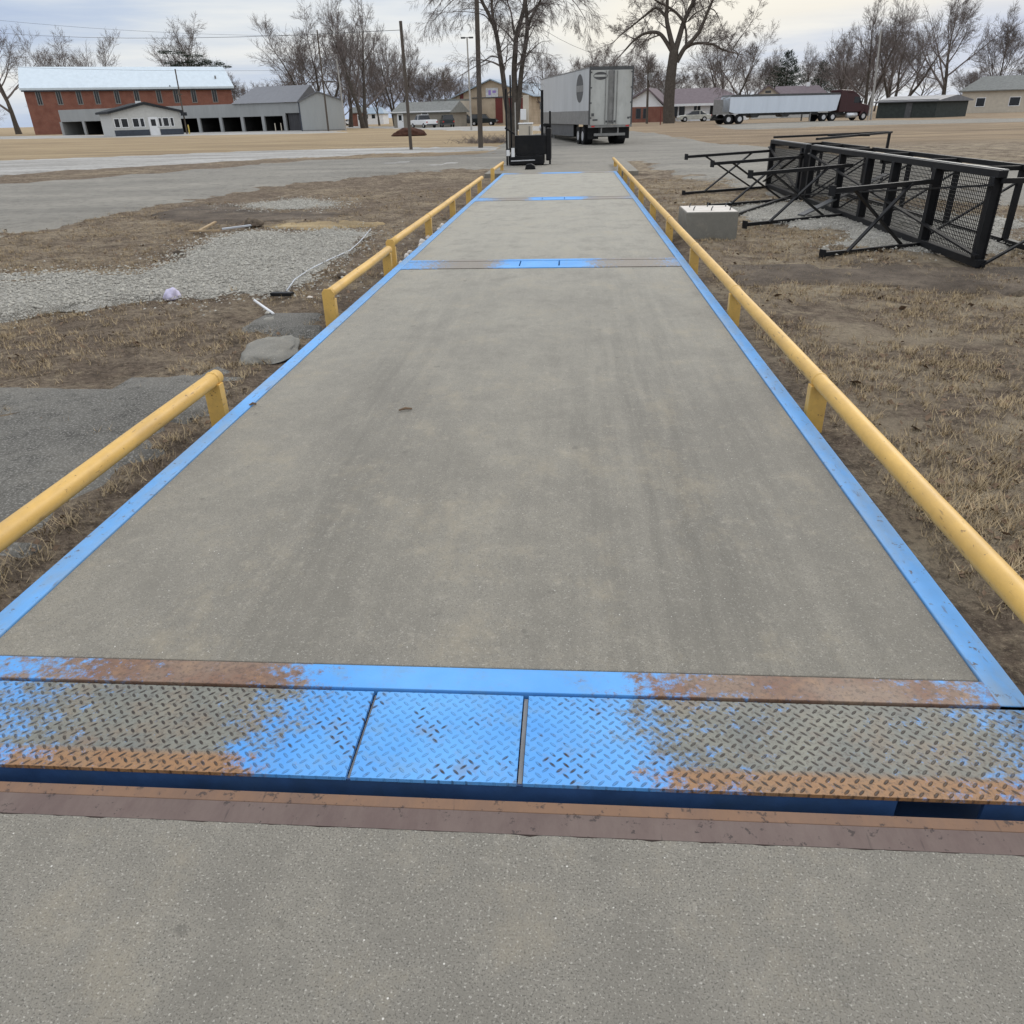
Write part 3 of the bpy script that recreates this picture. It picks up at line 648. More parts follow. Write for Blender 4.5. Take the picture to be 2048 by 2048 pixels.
# ------------------------------------------------------------------ overturned black steel frames
def steel_frame(ya, yb, y_l, y_r, posts, label, z1=.82, xw=6.12, second=0):
    """platform standing on its long edge: panel in the plane x = xw from ya (far) to yb (near), legs reaching towards the deck"""
    t = thing('steel_platform', label, 'steel platform', (xw, (ya + yb) / 2, -.12), 0, 'black steel platforms lying on their sides'); bpy.context.view_layer.update()
    z0 = -.062
    part(MB().bar((xw, ya, z1), (xw, yb, z1), .09, .07), 'top_rail', M_black, t, bevel=.005)
    part(MB().bar((xw, ya, z0 + .02), (xw, yb, z0 + .02), .10, .08), 'bottom_rail', M_black, t, bevel=.005)
    part(MB().bar((xw + .02, ya, z1 + .038), (xw + .02, yb, z1 + .038), .05, .012), 'grey_strip', M_grey, t)  # thin grey strip along the top of the black rail
    for yp in posts: part(MB().bar((xw, yp, z0 + .05), (xw, yp, z1 - .03), .10, .10), 'post', M_black, t, bevel=.004)
    mm = MB(); k = int((ya - yb) / .04)
    for i in range(1, k):
        y = yb + (ya - yb) * i / k; mm.bar((xw + .03, y, z0 + .06), (xw + .03, y, z1 - .04), .006)
    for i in range(1, 22): mm.bar((xw + .036, ya, z0 + (z1 - z0) * i / 22), (xw + .036, yb, z0 + (z1 - z0) * i / 22), .006)
    part(mm, 'mesh_panel', M_black, t)
    dirv = Vector((.90, .42, 0))
    for (xl, yl), yr in zip(y_l, y_r):
        for z in (z0, .62):
            a = Vector((xl, yl, z)); b = Vector((xw, yr, z + (.0 if z < .1 else .03)))
            lg = part(MB().bar(a, b, .05, .05), 'leg', M_black, t, bevel=.003)
            ft = MB().box((-.012, -.05, -.055), (.0, .05, .055), Matrix.Translation(a) @ Matrix.Rotation(math.atan2(b.y - a.y, b.x - a.x), 4, 'Z'))
            part(ft, 'foot_plate', M_black, lg)
        lo0, lo1 = Vector((xl, yl, z0)), Vector((xw, yr, z0)); u0, u1 = Vector((xl, yl, .62)), Vector((xw, yr, .65))
        for off, (s, e) in ((-.03, (lo0.lerp(lo1, .22), u0.lerp(u1, .75))), (.03, (u0.lerp(u1, .2), lo0.lerp(lo1, .8)))):
            part(MB().bar(s + Vector((0, off, 0)), e + Vector((0, off, 0)), .045, .02), 'brace', M_black, t)
    nb = max(2, int((ya - yb) / 1.6))
    for i in range(nb + 1):
        y = yb + (ya - yb) * i / nb
        part(MB().bar((xw + 1.05, y, z0), (xw + 1.05, y, z1 - .04), .06, .06), 'post', M_black, t)
        part(MB().bar((xw, y, z1 - .06), (xw + 1.05, y, z1 - .06), .05, .05), 'cross_bar', M_black, t)
        part(MB().bar((xw, y, z0), (xw + 1.05, y, z1 - .2), .04, .02), 'brace', M_black, t)
    part(MB().bar((xw + 1.05, ya, z1 - .05), (xw + 1.05, yb, z1 - .05), .06, .06), 'back_rail', M_black, t)
    part(MB().bar((xw + 1.05, ya, z0), (xw + 1.05, yb, z0), .06, .06), 'back_rail', M_black, t)
    part(MB().bar((xw - .06, ya, z1 - .1), (xw - .06, yb, z0 + .1), .05, .02), 'brace', M_black, t)
    part(MB().bar((xw - .09, ya, z0 + .1), (xw - .09, yb, z1 - .1), .05, .02), 'brace', M_black, t)
    return t
# pairs of legs
steel_frame(18.45, 15.65, [(4.15, 17.15), (4.28, 14.75)], [18.3, 15.75], (18.4, 15.95, 15.7), 'farther overturned black steel platform with four legs reaching left')
steel_frame(15.35, 8.6, [(4.40, 12.15), (4.75, 9.45)], [13.15, 10.1], (15.3, 13.65, 12.4, 11.4, 10.1, 8.7), 'nearer and longer overturned black steel platform cut by the right border')
hr = thing('steel_handrail', 'flat black steel handrail lying across the tops of the overturned platforms', 'handrail', (7, 18.4, .9)); bpy.context.view_layer.update()
for a, b in (((6.15, 18.5, .90), (8.9, 19.6, .92)), ((6.6, 16.9, .90), (8.9, 19.4, .92)), ((7.3, 18.6, .91), (8.0, 18.1, .91))):
    part(MB().bar(a, b, .05, .04), 'rail', M_black, hr)
part(MB().bar((8.9, 19.5, .9), (8.9, 19.5, -.1), .05, .05), 'post', M_black, hr)
# diagonal plank and dark plates among the legs
pl = MB().bar((5.45, 13.1, -.05), (7.2, 14.6, .42), .12, .02).build('steel_plank', M_dgrey); tag(pl, 'dark grey flat steel plank leaning between the platform legs', 'plank')
o = MB().bar((4.05, 12.6, -.07), (6.0, 16.0, -.05), .05).build('steel_bar', M_black); tag(o, 'loose black steel bar lying on the gravel under the platform legs', 'steel bar')

# ------------------------------------------------------------------ black stand at the far end of the deck
Y0 = 26.9
st = thing('steel_stand', 'black steel stand with solid panel and tall posts at the far deck end', 'steel stand', (XA(1055, Y0), Y0, 0)); bpy.context.view_layer.update()
def PX(px, py, Y=Y0): return P(px, py, Y)
def rectpx(x0, y0, x1, y1, Y, d):
    a, b = P(x0, y1, Y), P(x1, y0, Y); return (a.x, Y, a.z), (b.x, Y + d, b.z)
part(MB().box(*rectpx(1030, 270, 1092, 310, Y0, .5)), 'panel', M_black, st, bevel=.01)
part(MB().box((P(1018, 326, Y0).x, Y0 - .12, .02), (P(1088, 326, Y0).x, Y0 + .9, Z(1050, 311, Y0))), 'base', M_black, st, bevel=.02)
part(MB().box((P(1092, 315, Y0).x, Y0 + .0, .12), (P(1102, 315, Y0).x, Y0 + .8, Z(1095, 256, Y0))), 'side_panel', M_black, st, bevel=.03)
def vpost(px, py, w, m=M_black, Y=Y0 + .1, z0=.0, n='post'):
    x, z = P(px, py, Y).x, P(px, py, Y).z; return part(MB().box((x - w / 2, Y, z0), (x + w / 2, Y + w, z)), n, m, st)
vpost(1084, 180, .08); vpost(1100, 222, .06, Y=Y0 + .3); vpost(1011, 178, .05); vpost(1020, 150, .05, Y=Y0 + .5)
vpost(1030, 205, .035, M_palepole, Y=Y0 + .05); vpost(1016, 262, .03, M_palepole, Y=Y0 - .05)
part(MB().bar(P(1082, 250, Y0 + .2), P(1101, 249, Y0 + .3), .06), 'rail', M_black, st)
part(MB().bar(P(1010, 256, Y0 + .1), P(1032, 270, Y0 + .1), .05), 'rail', M_black, st)
part(MB().bar(P(1012, 300, Y0 - .05), P(1034, 296, Y0), .05), 'rail', M_black, st)
part(MB().box(*rectpx(1013, 300, 1019, 312, Y0 - .15, .04)), 'grey_box', M_white, st)
part(MB().box(*rectpx(1023, 296, 1029, 314, Y0 - .15, .04)), 'grey_box', M_white, st)
for px in (1024, 1083):
    x = P(px, 326, Y0).x
    part(MB().tube([(x - .05, Y0 + .1, .17), (x + .05, Y0 + .1, .17)], .17, 16), 'wheel', M_tyre, st)
part(MB().bar(P(1022, 322, Y0 - .14), P(1070, 320, Y0 - .14), .03, .03), 'chrome_bar', M_rim, st)
ck = MB().prism([(-.16, 0), (.16, 0), (.13, .10), (.03, .15), (-.12, .13)], -.12, .14, 'y').build('wheel_chock', M_black, bevel=.02); q = P(1060, 340, 24.7); ck.location = (q.x, 24.9, 0.0)
tag(ck, 'low black rubber chock on the pale slab before the black stand', 'wheel chock')
bx = thing('equipment_box', 'pale grey equipment box standing behind the black stand', 'equipment box', (XA(1050, 31), 31, macro(0, 31))); bpy.context.view_layer.update()
a, b = rectpx(1038, 248, 1064, 290, 31, .7)
part(MB().box((a[0], 31, -.1), b), 'cabinet', M_tan, bx, bevel=.03); part(MB().box((a[0] - .02, 30.98, b[2]), (b[0] + .02, 31.72, b[2] + .04)), 'lid', M_white, bx, bevel=.01)
part(MB().bar((b[0] - .1, 30.98, a[2]), (b[0] - .1, 30.98, b[2] - .06), .02), 'hinge', M_dgrey, bx)
pp = thing('tan_post', 'tan square post carrying a small white box behind the black stand', 'post', (XA(1052, 33), 33, macro(0, 33))); bpy.context.view_layer.update()
a, b = rectpx(1047, 190, 1057, 290, 33, .14); part(MB().box((a[0], 33, -.15), b), 'shaft', M_tan, pp)
a, b = rectpx(1041, 218, 1052, 240, 32.8, .12); part(MB().box(a, b), 'white_box', M_white, pp, bevel=.01)

# ------------------------------------------------------------------ wheels and vehicles
def wheel_part(parent, x, y, r, w, name='wheel', dual=False, rim=True):
    """axis along local y"""
    s = MB().tube([(x, y - w / 2, r), (x, y - w / 2 + .03, r), (x, y + w / 2 - .03, r), (x, y + w / 2, r)], [r * .9, r, r, r * .9], 20)
    o = s.build(name, M_tyre, parent, smooth=False)
    if rim:
        sg = -1 if y < 0 else 1
        yy = y + sg * (w / 2 + .004)
        MB().tube([(x, yy - sg * .05, r), (x, yy, r)], [r * .58, r * .52], 16).build('rim', M_rim, o)
    return o
def pxyaw(ax, ay, bx_, by_): return math.atan2(by_ - ay, bx_ - ax)

# --- white van trailer: local x = forward, y = left
RL = P(1177, 270, 50.8); FL = P(1083, 262, 66.2)
yaw = math.atan2(FL.y - RL.y, FL.x - RL.x); Lc = 16.1; W = 2.6
z_gr = macro(0, 51)
d_ = Vector((math.cos(yaw), math.sin(yaw), 0)); rgt = Vector((d_.y, -d_.x, 0))
org = Vector((RL.x, RL.y, 0)) + rgt * (W / 2); org.z = macro(org.x, org.y)
tr = thing('van_trailer', 'dirty white box semi trailer parked on the yard seen from its rear doors', 'semi trailer', org, yaw)
H0, H1 = 1.15, 4.1
MB().box((.06, -W / 2, H0), (Lc, W / 2, H1 - .06)).build('body', M_vanside, tr, bevel=.02)
MB().box((.02, -W / 2 - .01, H1 - .06), (Lc + .01, W / 2 + .01, H1)).build('roof', M_grey, tr)
for sy in (-1, 1):
    MB().box((.1, sy * (W / 2 + .004), H0 - .02), (Lc, sy * (W / 2 + .02), H0 + .72)).build('scuff_rail', M_grey, tr)
fr = MB().box((0, -W / 2 - .02, H1 - .16), (.06, W / 2 + .02, H1 + .01)).box((0, -W / 2 - .02, H0 - .05), (.06, -W / 2 + .07, H1 - .16)).box((0, W / 2 - .07, H0 - .05), (.06, W / 2 + .02, H1 - .16))
fr.build('door_frame', M_dgrey, tr)
MB().box((-.02, -W / 2 - .02, H0 - .18), (.07, W / 2 + .02, H0 - .05)).build('rear_sill', M_grey, tr)
for sy in (-1, 1):
    y0, y1 = (.012, W / 2 - .075) if sy > 0 else (-W / 2 + .075, -.012)
    d = MB().box((-.012, y0, H0 - .04), (.04, y1, H1 - .17)).build('door', M_vandoor, tr, bevel=.008)
    MB().tube([(-.05, sy * .16, H0), (-.05, sy * .16, H1 - .2)], .028, 8).build('lock_rod', M_grey, d)
    MB().tube([(-.05, sy * .34, H0), (-.05, sy * .34, H1 - .2)], .02, 8).build('lock_rod', M_grey, d)
    MB().box((-.07, sy * .16 - .14, H0 + .1), (-.04, sy * .16 + .14, H0 + .18)).build('handle', M_dgrey, d)
    for k in range(4):
        zc = H0 + .3 + k * .78; MB().box((-.03, sy * (W / 2 - .14), zc), (-.012, sy * (W / 2 - .06), zc + .07)).build('hinge', M_dgrey, d)
    MB().box((-.016, -.16, H0), (-.013, .16, H1 - .18)).build('stain_band', M_grey, tr) if sy > 0 else None
def disc(c, ax, ru, rv, m, name, parent, t=.006, n=28, lim=None):
    """flat oval emblem; ax 'x' faces rear, 'y' faces left side; lim = (lo, hi) keeps a band of its height"""
    vs = []; 
    for k in range(n):
        a = 2 * math.pi * k / n; u, v = math.cos(a) * ru, math.sin(a) * rv
        if lim: 
            v = max(lim[0] * rv, min(lim[1] * rv, v)); u = math.copysign(ru * math.sqrt(max(0, 1 - (v / rv) ** 2)), u) if abs(math.sin(a)) > 1e9 else u
        vs.append((u, v))
    mb = MB()
    for off in (0, t):
        for u, v in vs: mb.v.append((c[0] - off, c[1] + u, c[2] + v) if ax == 'x' else (c[0] + u, c[1] + off, c[2] + v))
    mb.f = [tuple(range(n)), tuple(range(2 * n - 1, n - 1, -1))] + [(i, (i + 1) % n, (i + 1) % n + n, i + n) for i in range(n)]
    return mb.build(name, m, parent)
em = disc((2.55, W / 2 + .002, H1 - 1.02), 'y', .95, .76, M_dgrey, 'emblem', tr)
MB().box((1.62, W / 2 + .0085, H1 - 1.2), (3.48, W / 2 + .012, H1 - .86)).build('lettering_band', M_grey, em)
em2 = disc((-.014, .66, H1 - .46), 'x', .42, .2, M_dgrey, 'emblem', tr)
MB().box((-.024, .28, H1 - .51), (-.0205, 1.04, H1 - .40)).build('lettering_band', M_vandoor, em2)
MB().box((-.018, 1.0, H0 + .42), (-.0125, 1.16, H0 + .58)).box((-.018, .78, H0 + .18), (-.0125, 1.08, H0 + .27)).build('sticker', M_dgrey, tr)
MB().box((-.018, -1.15, H0 + .25), (-.0125, -1.02, H0 + .36)).build('sticker', M_dgrey, tr)
for i, xx in enumerate((1.6, 2.85)):
    for yy in (-1.02, 1.02): wheel_part(tr, xx, yy, .5, .56)
    MB().tube([(xx, -1, .5), (xx, 1, .5)], .07, 8).build('axle', M_dgrey, tr)
MB().box((.9, -.75, .62), (3.9, .75, .95)).build('bogie', M_dgrey, tr)
for sy in (-1, 1): MB().box((.3, sy * .95 - .32, .35), (.32, sy * .95 + .32, .98)).build('mud_flap', M_black, tr)
MB().box((.05, -.95, .52), (.15, .95, .66)).box((.06, -.55, .62), (.14, -.47, 1.0)).box((.06, .47, .62), (.14, .55, 1.0)).build('rear_guard', M_grey, tr)
MB().box((4.6, -1.22, .42), (12.2, -1.17, H0)).box((4.6, 1.17, .42), (12.2, 1.22, H0)).build('side_skirt', M_dgrey, tr)
for yy in (-.9, .9): MB().bar((12.8, yy, .1), (12.8, yy, H0), .14).build('landing_leg', M_grey, tr)
for sy in (-1, 1): MB().box((-.03, sy * 1.05 - .1, H0 - .15), (-.018, sy * 1.05 + .1, H0 - .08)).build('tail_light', M_red, tr)

# --- tractors
def tractor(name, label, loc, yaw, m, sleeper=True):
    """local x forward; origin under the rear axles' centre"""
    t = thing(name, label, 'semi truck', loc, yaw)
    MB().box((-1.2, -.45, .75), (5.6, .45, 1.0)).build('chassis', M_dgrey, t)
    cab = [(2.5, 1.0), (5.9, .95), (6.05, 1.25), (5.95, 1.7), (4.75, 1.95), (4.35, 2.75), (3.9, 3.05), (2.5, 3.1)]
    b = MB().prism([(x, z) for x, z in cab], -1.05, 1.05, 'y').build('cab', m, t, bevel=.06)
    for sy in (-1, 1):
        MB().prism([(3.55, 2.0), (4.62, 2.02), (4.3, 2.65), (3.55, 2.7)], sy * 1.05, sy * 1.062, 'y').build('window', M_glass, b)
        MB().prism([(4.55, .5), (4.75, 1.1), (5.2, 1.3), (5.7, 1.15), (5.95, .75), (5.7, .75), (5.2, 1.05), (4.9, .8)], sy * .8, sy * 1.15, 'y').build('fender', m, t)
        MB().tube([(2.7, sy * 1.12, .62), (4.1, sy * 1.12, .62)], .3, 14).build('fuel_tank', M_rim, t, smooth=True)
        MB().tube([(2.42, sy * .95, .9), (2.42, sy * .95, 3.5)], .07, 10).build('exhaust_stack', M_rim, t)
        MB().box((4.55, sy * 1.2, 1.95), (4.65, sy * 1.32, 2.5)).build('mirror', M_dgrey, t)
        MB().box((6.0, sy * .75 - .14, 1.1), (6.09, sy * .75 + .14, 1.3)).build('headlight', M_rim, t)
    MB().add([(4.78, -.9, 2.0), (4.78, .9, 2.0), (4.39, .85, 2.72), (4.39, -.85, 2.72)], [(0, 1, 2, 3)]).build('windshield', M_glass, b)
    if sleeper: MB().prism([(1.5, 1.0), (2.5, 1.0), (2.5, 3.1), (3.9, 3.05), (3.1, 3.4), (1.5, 3.5)], -1.1, 1.1, 'y').build('sleeper', m, t, bevel=.06)
    MB().box((6.05, -.55, .95), (6.12, .55, 1.6)).build('grille', M_rim, t)
    MB().box((5.95, -1.1, .5), (6.15, 1.1, .8)).build('bumper', M_rim, t)
    for xx in (-.65, .65):
        for yy in (-.95, .95): wheel_part(t, xx, yy, .5, .56)
    for yy in (-1.0, 1.0): wheel_part(t, 5.2, yy, .5, .3)
    return t
tf = org + d_ * (Lc - 1.3); tractor('semi_truck', 'white semi truck mostly hidden in front of the dirty white box trailer', (tf.x, tf.y, macro(tf.x, tf.y)), yaw - .12, M_white)

# --- hopper trailer and maroon truck (local x forward = to the right)
HR = P(1432, 250, 100.); HF = P(1662, 243, 104.)
hyaw = math.atan2(HF.y - HR.y, HF.x - HR.x); hl = (Vector((HF.x, HF.y)) - Vector((HR.x, HR.y))).length
hp = thing('hopper_trailer', 'long white grain trailer coupled to the maroon truck', 'semi trailer', (HR.x, HR.y, macro(0, 100)), hyaw)
MB().prism([(.9, 1.25), (1.6, 1.05), (hl - 1.0, 1.05), (hl - .3, 1.15), (hl, 2.75), (0.9, 2.75)], -1.22, 1.22, 'y').build('body', M_hopper, hp, bevel=.03)
MB().prism([(.9, 2.75), (hl + .02, 2.75), (hl - .2, 2.95), (1.1, 2.95)], -1.24, 1.24, 'y').build('tarp', M_dgrey, hp)
e_ = MB().box((0, -1.15, 1.0), (.9, 1.15, 1.25)).box((.0, -1.15, 1.25), (.12, 1.15, 2.5))
for k in range(6): e_.bar((.05 + .15 * k, -1.15, 1.2), (.05 + .15 * k, -1.15, 2.6), .05)
e_.bar((.0, -1.15, 2.6), (.95, -1.15, 2.8), .06).bar((.0, 1.15, 2.6), (.95, 1.15, 2.8), .06).build('end_platform', M_grey, hp)
MB().prism([(3.6, 1.05), (5.2, 1.05), (4.7, .6), (4.1, .6)], -.7, .7, 'y').build('hopper', M_dgrey, hp); MB().prism([(7.4, 1.05), (9.0, 1.05), (8.5, .6), (7.9, .6)], -.7, .7, 'y').build('hopper', M_dgrey, hp)
MB().box((2.9, -.5, .8), (hl - 2.2, .5, 1.04)).build('frame_rail', M_dgrey, hp)
for xx in (.9, 2.25):
    for yy in (-1.0, 1.0): wheel_part(hp, xx, yy, .5, .5)
MB().box((-.02, -1.1, .45), (.5, 1.1, .62)).build('bumper', M_black, hp)
for yy in (-.9, .9): MB().bar((hl - 3.4, yy, .1), (hl - 3.4, yy, 1.1), .13).build('landing_leg', M_grey, hp)
hd = Vector((math.cos(hyaw), math.sin(hyaw))); tb = Vector((HR.x, HR.y)) + hd * (hl - 1.25)
tractor('semi_truck', 'maroon semi truck pulling the white grain trailer at the right', (tb.x, tb.y, macro(0, 100)), hyaw + .06, M_maroon).scale = (.93, .93, .93)

# --- cars
def car(label, loc, yaw, m, kind='sedan', cat='car', name='parked_car'):
    t = thing(name, label, cat, loc, yaw)
    if kind == 'pickup':
        body = [(-2.7, .45), (2.6, .45), (2.7, .7), (2.6, 1.05), (1.3, 1.15), (-2.7, 1.12)]; roof = [(-.55, 1.13), (1.3, 1.13), (.65, 1.78), (-.35, 1.8)]; ax = (-1.75, 1.75); w = .98
    elif kind == 'suv':
        body = [(-2.3, .4), (2.3, .4), (2.35, .75), (2.2, 1.0), (1.1, 1.08), (-2.3, 1.1)]; roof = [(-2.25, 1.09), (1.1, 1.07), (.5, 1.68), (-2.0, 1.7)]; ax = (-1.4, 1.45); w = .92
    else:
        body = [(-2.35, .35), (2.3, .32), (2.4, .6), (2.2, .82), (1.1, .93), (-1.6, .97), (-2.4, .9)]; roof = [(-1.75, .95), (1.15, .92), (.35, 1.38), (-.95, 1.42)]; ax = (-1.4, 1.42); w = .9
    MB().prism(body, -w, w, 'y').build('body', m, t, bevel=.07)
    mb = MB(); n = len(roof)
    for sy in (-1, 1):
        for (x, z) in roof: mb.v.append((x, sy * (w - .03 - (z - roof[0][1]) * .28), z))
    mb.f = [tuple(range(n)), tuple(range(2 * n - 1, n - 1, -1))] + [(i, i + n, (i + 1) % n + n, (i + 1) % n) for i in range(n)]
    cb = mb.build('cabin', M_glass, t, bevel=.03)
    r0, r1 = roof[3], roof[2]
    MB().box((r0[0] - .02, -w + .2, r0[1] - .02), (r1[0] + .02, w - .2, r0[1] + .035)).build('roof_panel', m, cb, bevel=.02)
    for sy in (-1, 1):
        for xx in ((roof[0][0] + roof[2][0]) / 2,):
            MB().bar((xx, sy * (w - .03), roof[0][1]), (xx, sy * (w - .16), r0[1]), .09, .03).build('pillar', m, cb)
        MB().box((body[0][0] - .02 - (.06 if kind == 'sedan' else 0), sy * (w - .12) - .1, .72), (body[0][0] + .05, sy * (w - .12) + .1, .9)).build('tail_light', M_red, t)
        MB().box((2.22, sy * (w - .2) - .14, .62), (2.4, sy * (w - .2) + .14, .76)).build('headlight', M_rim, t)
    for xx in ax:
        for yy in (-w + .08, w - .08): wheel_part(t, xx, yy, .35, .22)
    MB().box((body[0][0] - .1, -w + .05, .38), (body[0][0] + .02, w - .05, .56)).build('bumper', M_dgrey, t)
    return t
def atpx(px, Y): q = XA(px, Y); return (q, Y, macro(q, Y))
car('white pickup truck parked in front of the low tan building', atpx(846, 131), R(128), M_white, 'pickup', 'pickup truck', 'pickup_truck')
car('dark small car parked right of the white pickup', atpx(893, 133), R(105), mat('dark_green_car', (.012, .022, .024), .3), 'suv')
car('dark car parked at the left corner of the tan church-like hall', atpx(930, 143), R(5), mat('charcoal_car', (.02, .022, .025), .3), 'suv')
car('dark car parked between the tall dark pole and the red doors', atpx(966, 143), R(-4), mat('black_car', (.01, .015, .016), .3), 'suv')
car('pale beige sedan parked in front of the white house', atpx(1388, 128), R(182), mat('beige_car', (.50, .50, .45), .35), 'sedan')
car('white car far behind the trunks of the big left trees', atpx(702, 215), R(0), M_white, 'sedan')

# ------------------------------------------------------------------ buildings
class B:
    """local frame: x along the front wall from left to right, y away from the viewer, z up"""
    def __init__(s, name, label, cat, pxl, Yl, pxr, Yr):
        s.a = Vector((XA(pxl, Yl), Yl, macro(XA(pxl, Yl), Yl))); s.b = Vector((XA(pxr, Yr), Yr, 0))
        s.yaw = math.atan2(s.b.y - s.a.y, s.b.x - s.a.x); s.w = math.hypot(s.b.x - s.a.x, s.b.y - s.a.y)
        s.t = thing(name, label, cat, s.a, s.yaw); s.pxl, s.pxr = pxl, pxr
    def u(s, px):   # local x of a pixel column on the front plane
        r = ray(px, 240); d = Vector((math.cos(s.yaw), math.sin(s.yaw))); 
        # solve CAM + r*t = a + d*u (2D)
        det = r.x * (-d.y) - r.y * (-d.x); bx_, by_ = s.a.x - CAM.x, s.a.y - CAM.y
        t = (bx_ * (-d.y) - by_ * (-d.x)) / det; return ((CAM.x + r.x * t - s.a.x) * d.x + (CAM.y + r.y * t - s.a.y) * d.y)
    def h(s, px, py):
        u = s.u(px); Y = s.a.y + math.sin(s.yaw) * u; return P(px, py, Y).z - s.a.z
    def box(s, name, m, a, b, parent=None, bevel=0): return MB().box(a, b).build(name, m, parent or s.t, bevel=bevel)
    def window(s, x0, x1, z0, z1, m=M_glass, fm=M_white, y=0., fw=.09, mull=0):
        f = MB().box((x0 - fw, y - .05, z0 - fw), (x1 + fw, y - .005, z0)).box((x0 - fw, y - .05, z1), (x1 + fw, y - .005, z1 + fw)).box((x0 - fw, y - .05, z0), (x0, y - .005, z1)).box((x1, y - .05, z0), (x1 + fw, y - .005, z1))
        for k in range(mull): 
            xm = x0 + (x1 - x0) * (k + 1) / (mull + 1); f.box((xm - .04, y - .05, z0), (xm + .04, y - .005, z1))
        w = f.build('window', fm, s.t); MB().box((x0, y - .02, z0), (x1, y - .003, z1)).build('pane', m, w); return w
    def door(s, x0, x1, z1, m=M_white, y=0., glass=True):
        d = MB().box((x0, y - .06, 0.02), (x1, y - .005, z1)).build('door', m, s.t)
        if glass: MB().box((x0 + .25 * (x1 - x0), y - .07, z1 * .52), (x1 - .25 * (x1 - x0), y - .062, z1 * .88)).build('pane', M_glass, d)
        MB().box((x1 - .16, y - .10, z1 * .42), (x1 - .1, y - .062, z1 * .48)).build('handle', M_grey, d)
        return d
    def gable_front(s, m, w0, w1, he, ha, depth, roof, over=.35, apex=None, thick=.15, hr=None):
        """gable wall facing front; ridge runs back"""
        hr = he if hr is None else hr; xa = (w0 + w1) / 2 if apex is None else apex
        MB().prism([(w0, -.3), (w1, -.3), (w1, hr), (xa, ha), (w0, he)], 0, depth, 'y').build('wall', m, s.t)
        sl = (ha - he) / (xa - w0); sr = (ha - hr) / (w1 - xa)
        MB().prism([(w0 - over, he - over * sl + .02), (xa, ha + .02), (w1 + over, hr - over * sr + .02), (w1 + over, hr - over * sr + thick), (xa, ha + .05 + thick), (w0 - over, he - over * sl + thick)], -over, depth + over, 'y').build('roof', roof, s.t)
    def gable_side(s, m, w0, w1, he, hr, depth, roof, over=.4, hip=0., y0=0., thick=.14, hipl=None):
        """eaves facing front; ridge along x"""
        hipl = hip if hipl is None else hipl
        MB().box((w0, y0, -.3), (w1, y0 + depth, he)).build('wall', m, s.t)
        g = MB(); yc = y0 + depth / 2; o = over; zl = he - .12
        a, b, c, d = (w0 - o, y0 - o, zl), (w1 + o, y0 - o, zl), (w1 + o, y0 + depth + o, zl), (w0 - o, y0 + depth + o, zl)
        r0, r1 = (w0 - o + hipl, yc, hr), (w1 + o - hip, yc, hr)
        dn = lambda p: (p[0], p[1], p[2] - thick)
        vs = [a, b, c, d, r0, r1, dn(a), dn(b), dn(c), dn(d)]
        g.add(vs, [(0, 1, 5, 4), (2, 3, 4, 5), (1, 2, 5), (3, 0, 4), (6, 9, 8, 7), (0, 6, 7, 1), (1, 7, 8, 2), (2, 8, 9, 3), (3, 9, 6, 0)]).build('roof', roof, s.t)

# office with the dark wainscot
b = B('office', 'small pale office with gable front, dark base band and white door', 'office', 222, 118.5, 360, 124.5)
he, ha = b.h(357, 224), b.h(291, 209)
b.gable_front(M_offw, 0, b.w, he, ha, 9, M_rooftop, .45, thick=.3)
w1 = b.u(296), b.u(315)
b.box('wainscot', M_wains, (-.03, -.06, -.2), (w1[0] - .1, -.001, b.h(330, 258)))
b.box('wainscot', M_wains, (w1[1] + .1, -.06, -.2), (b.w + .03, -.001, b.h(330, 258)))
b.door(w1[0], w1[1], b.h(305, 234), M_white)
for p0, p1 in ((228, 237), (242, 254), (265, 276), (280, 287), (317, 322), (326, 336), (341, 346)):
    b.window(b.u(p0), b.u(p1), b.h(330, 252), b.h(330, 236))
b.box('chimney', M_white, (b.u(286), 2, ha - .3), (b.u(296), 2.6, ha + .5))
b.box('fascia', M_rooftop, (b.w + .1, -.5, he - .5), (b.w + .9, -.1, he - .05))

# row of open garages with fascia
b = B('garage_row', 'long grey metal garage row with black open bays', 'garage', 120, 152, 599, 136)
hb, hf = b.h(480, 234), b.h(480, 207.5)
hbl = hb
b.box('fascia', M_fascia, (0, 0, hb), (b.u(572), .25, hf))
b.box('fascia', M_fascia, (b.u(572), 0, b.h(585, 226)), (b.w, .25, b.h(585, 205)))
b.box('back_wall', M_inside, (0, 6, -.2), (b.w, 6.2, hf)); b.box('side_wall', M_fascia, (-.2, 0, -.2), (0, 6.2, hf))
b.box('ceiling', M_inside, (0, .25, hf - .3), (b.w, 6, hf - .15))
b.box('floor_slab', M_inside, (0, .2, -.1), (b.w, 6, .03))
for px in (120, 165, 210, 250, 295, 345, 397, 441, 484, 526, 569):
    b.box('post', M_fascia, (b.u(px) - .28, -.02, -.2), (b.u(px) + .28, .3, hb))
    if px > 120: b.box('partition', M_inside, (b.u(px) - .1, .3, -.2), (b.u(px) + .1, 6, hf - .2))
b.box('panel_door', mat('dark_ribbed', (.045, .045, .05), .7, var=.5, scale=3, stretch=(3, 1, .2)), (b.u(575), .35, .05), (b.w - .1, .5, b.h(585, 226)))
rg = MB(); hr_ = b.h(520, 174)
rg.add([(b.u(470), -.3, hf), (b.w, -.3, hf - .02), (b.u(583), 6.5, hr_ + .3), (b.u(470), 6.5, hr_ + .3), (b.u(470), 13, hf), (b.u(560), 13, hf)], [(0, 1, 2, 3), (3, 2, 5, 4), (1, 5, 2)])
rg.build('roof', M_roofg, b.t)
bol = [(552, 148, 'left post of the pair of thin pale posts before the last garage bay'), (557, 147, 'right post of the pair of thin pale posts before the last garage bay')]
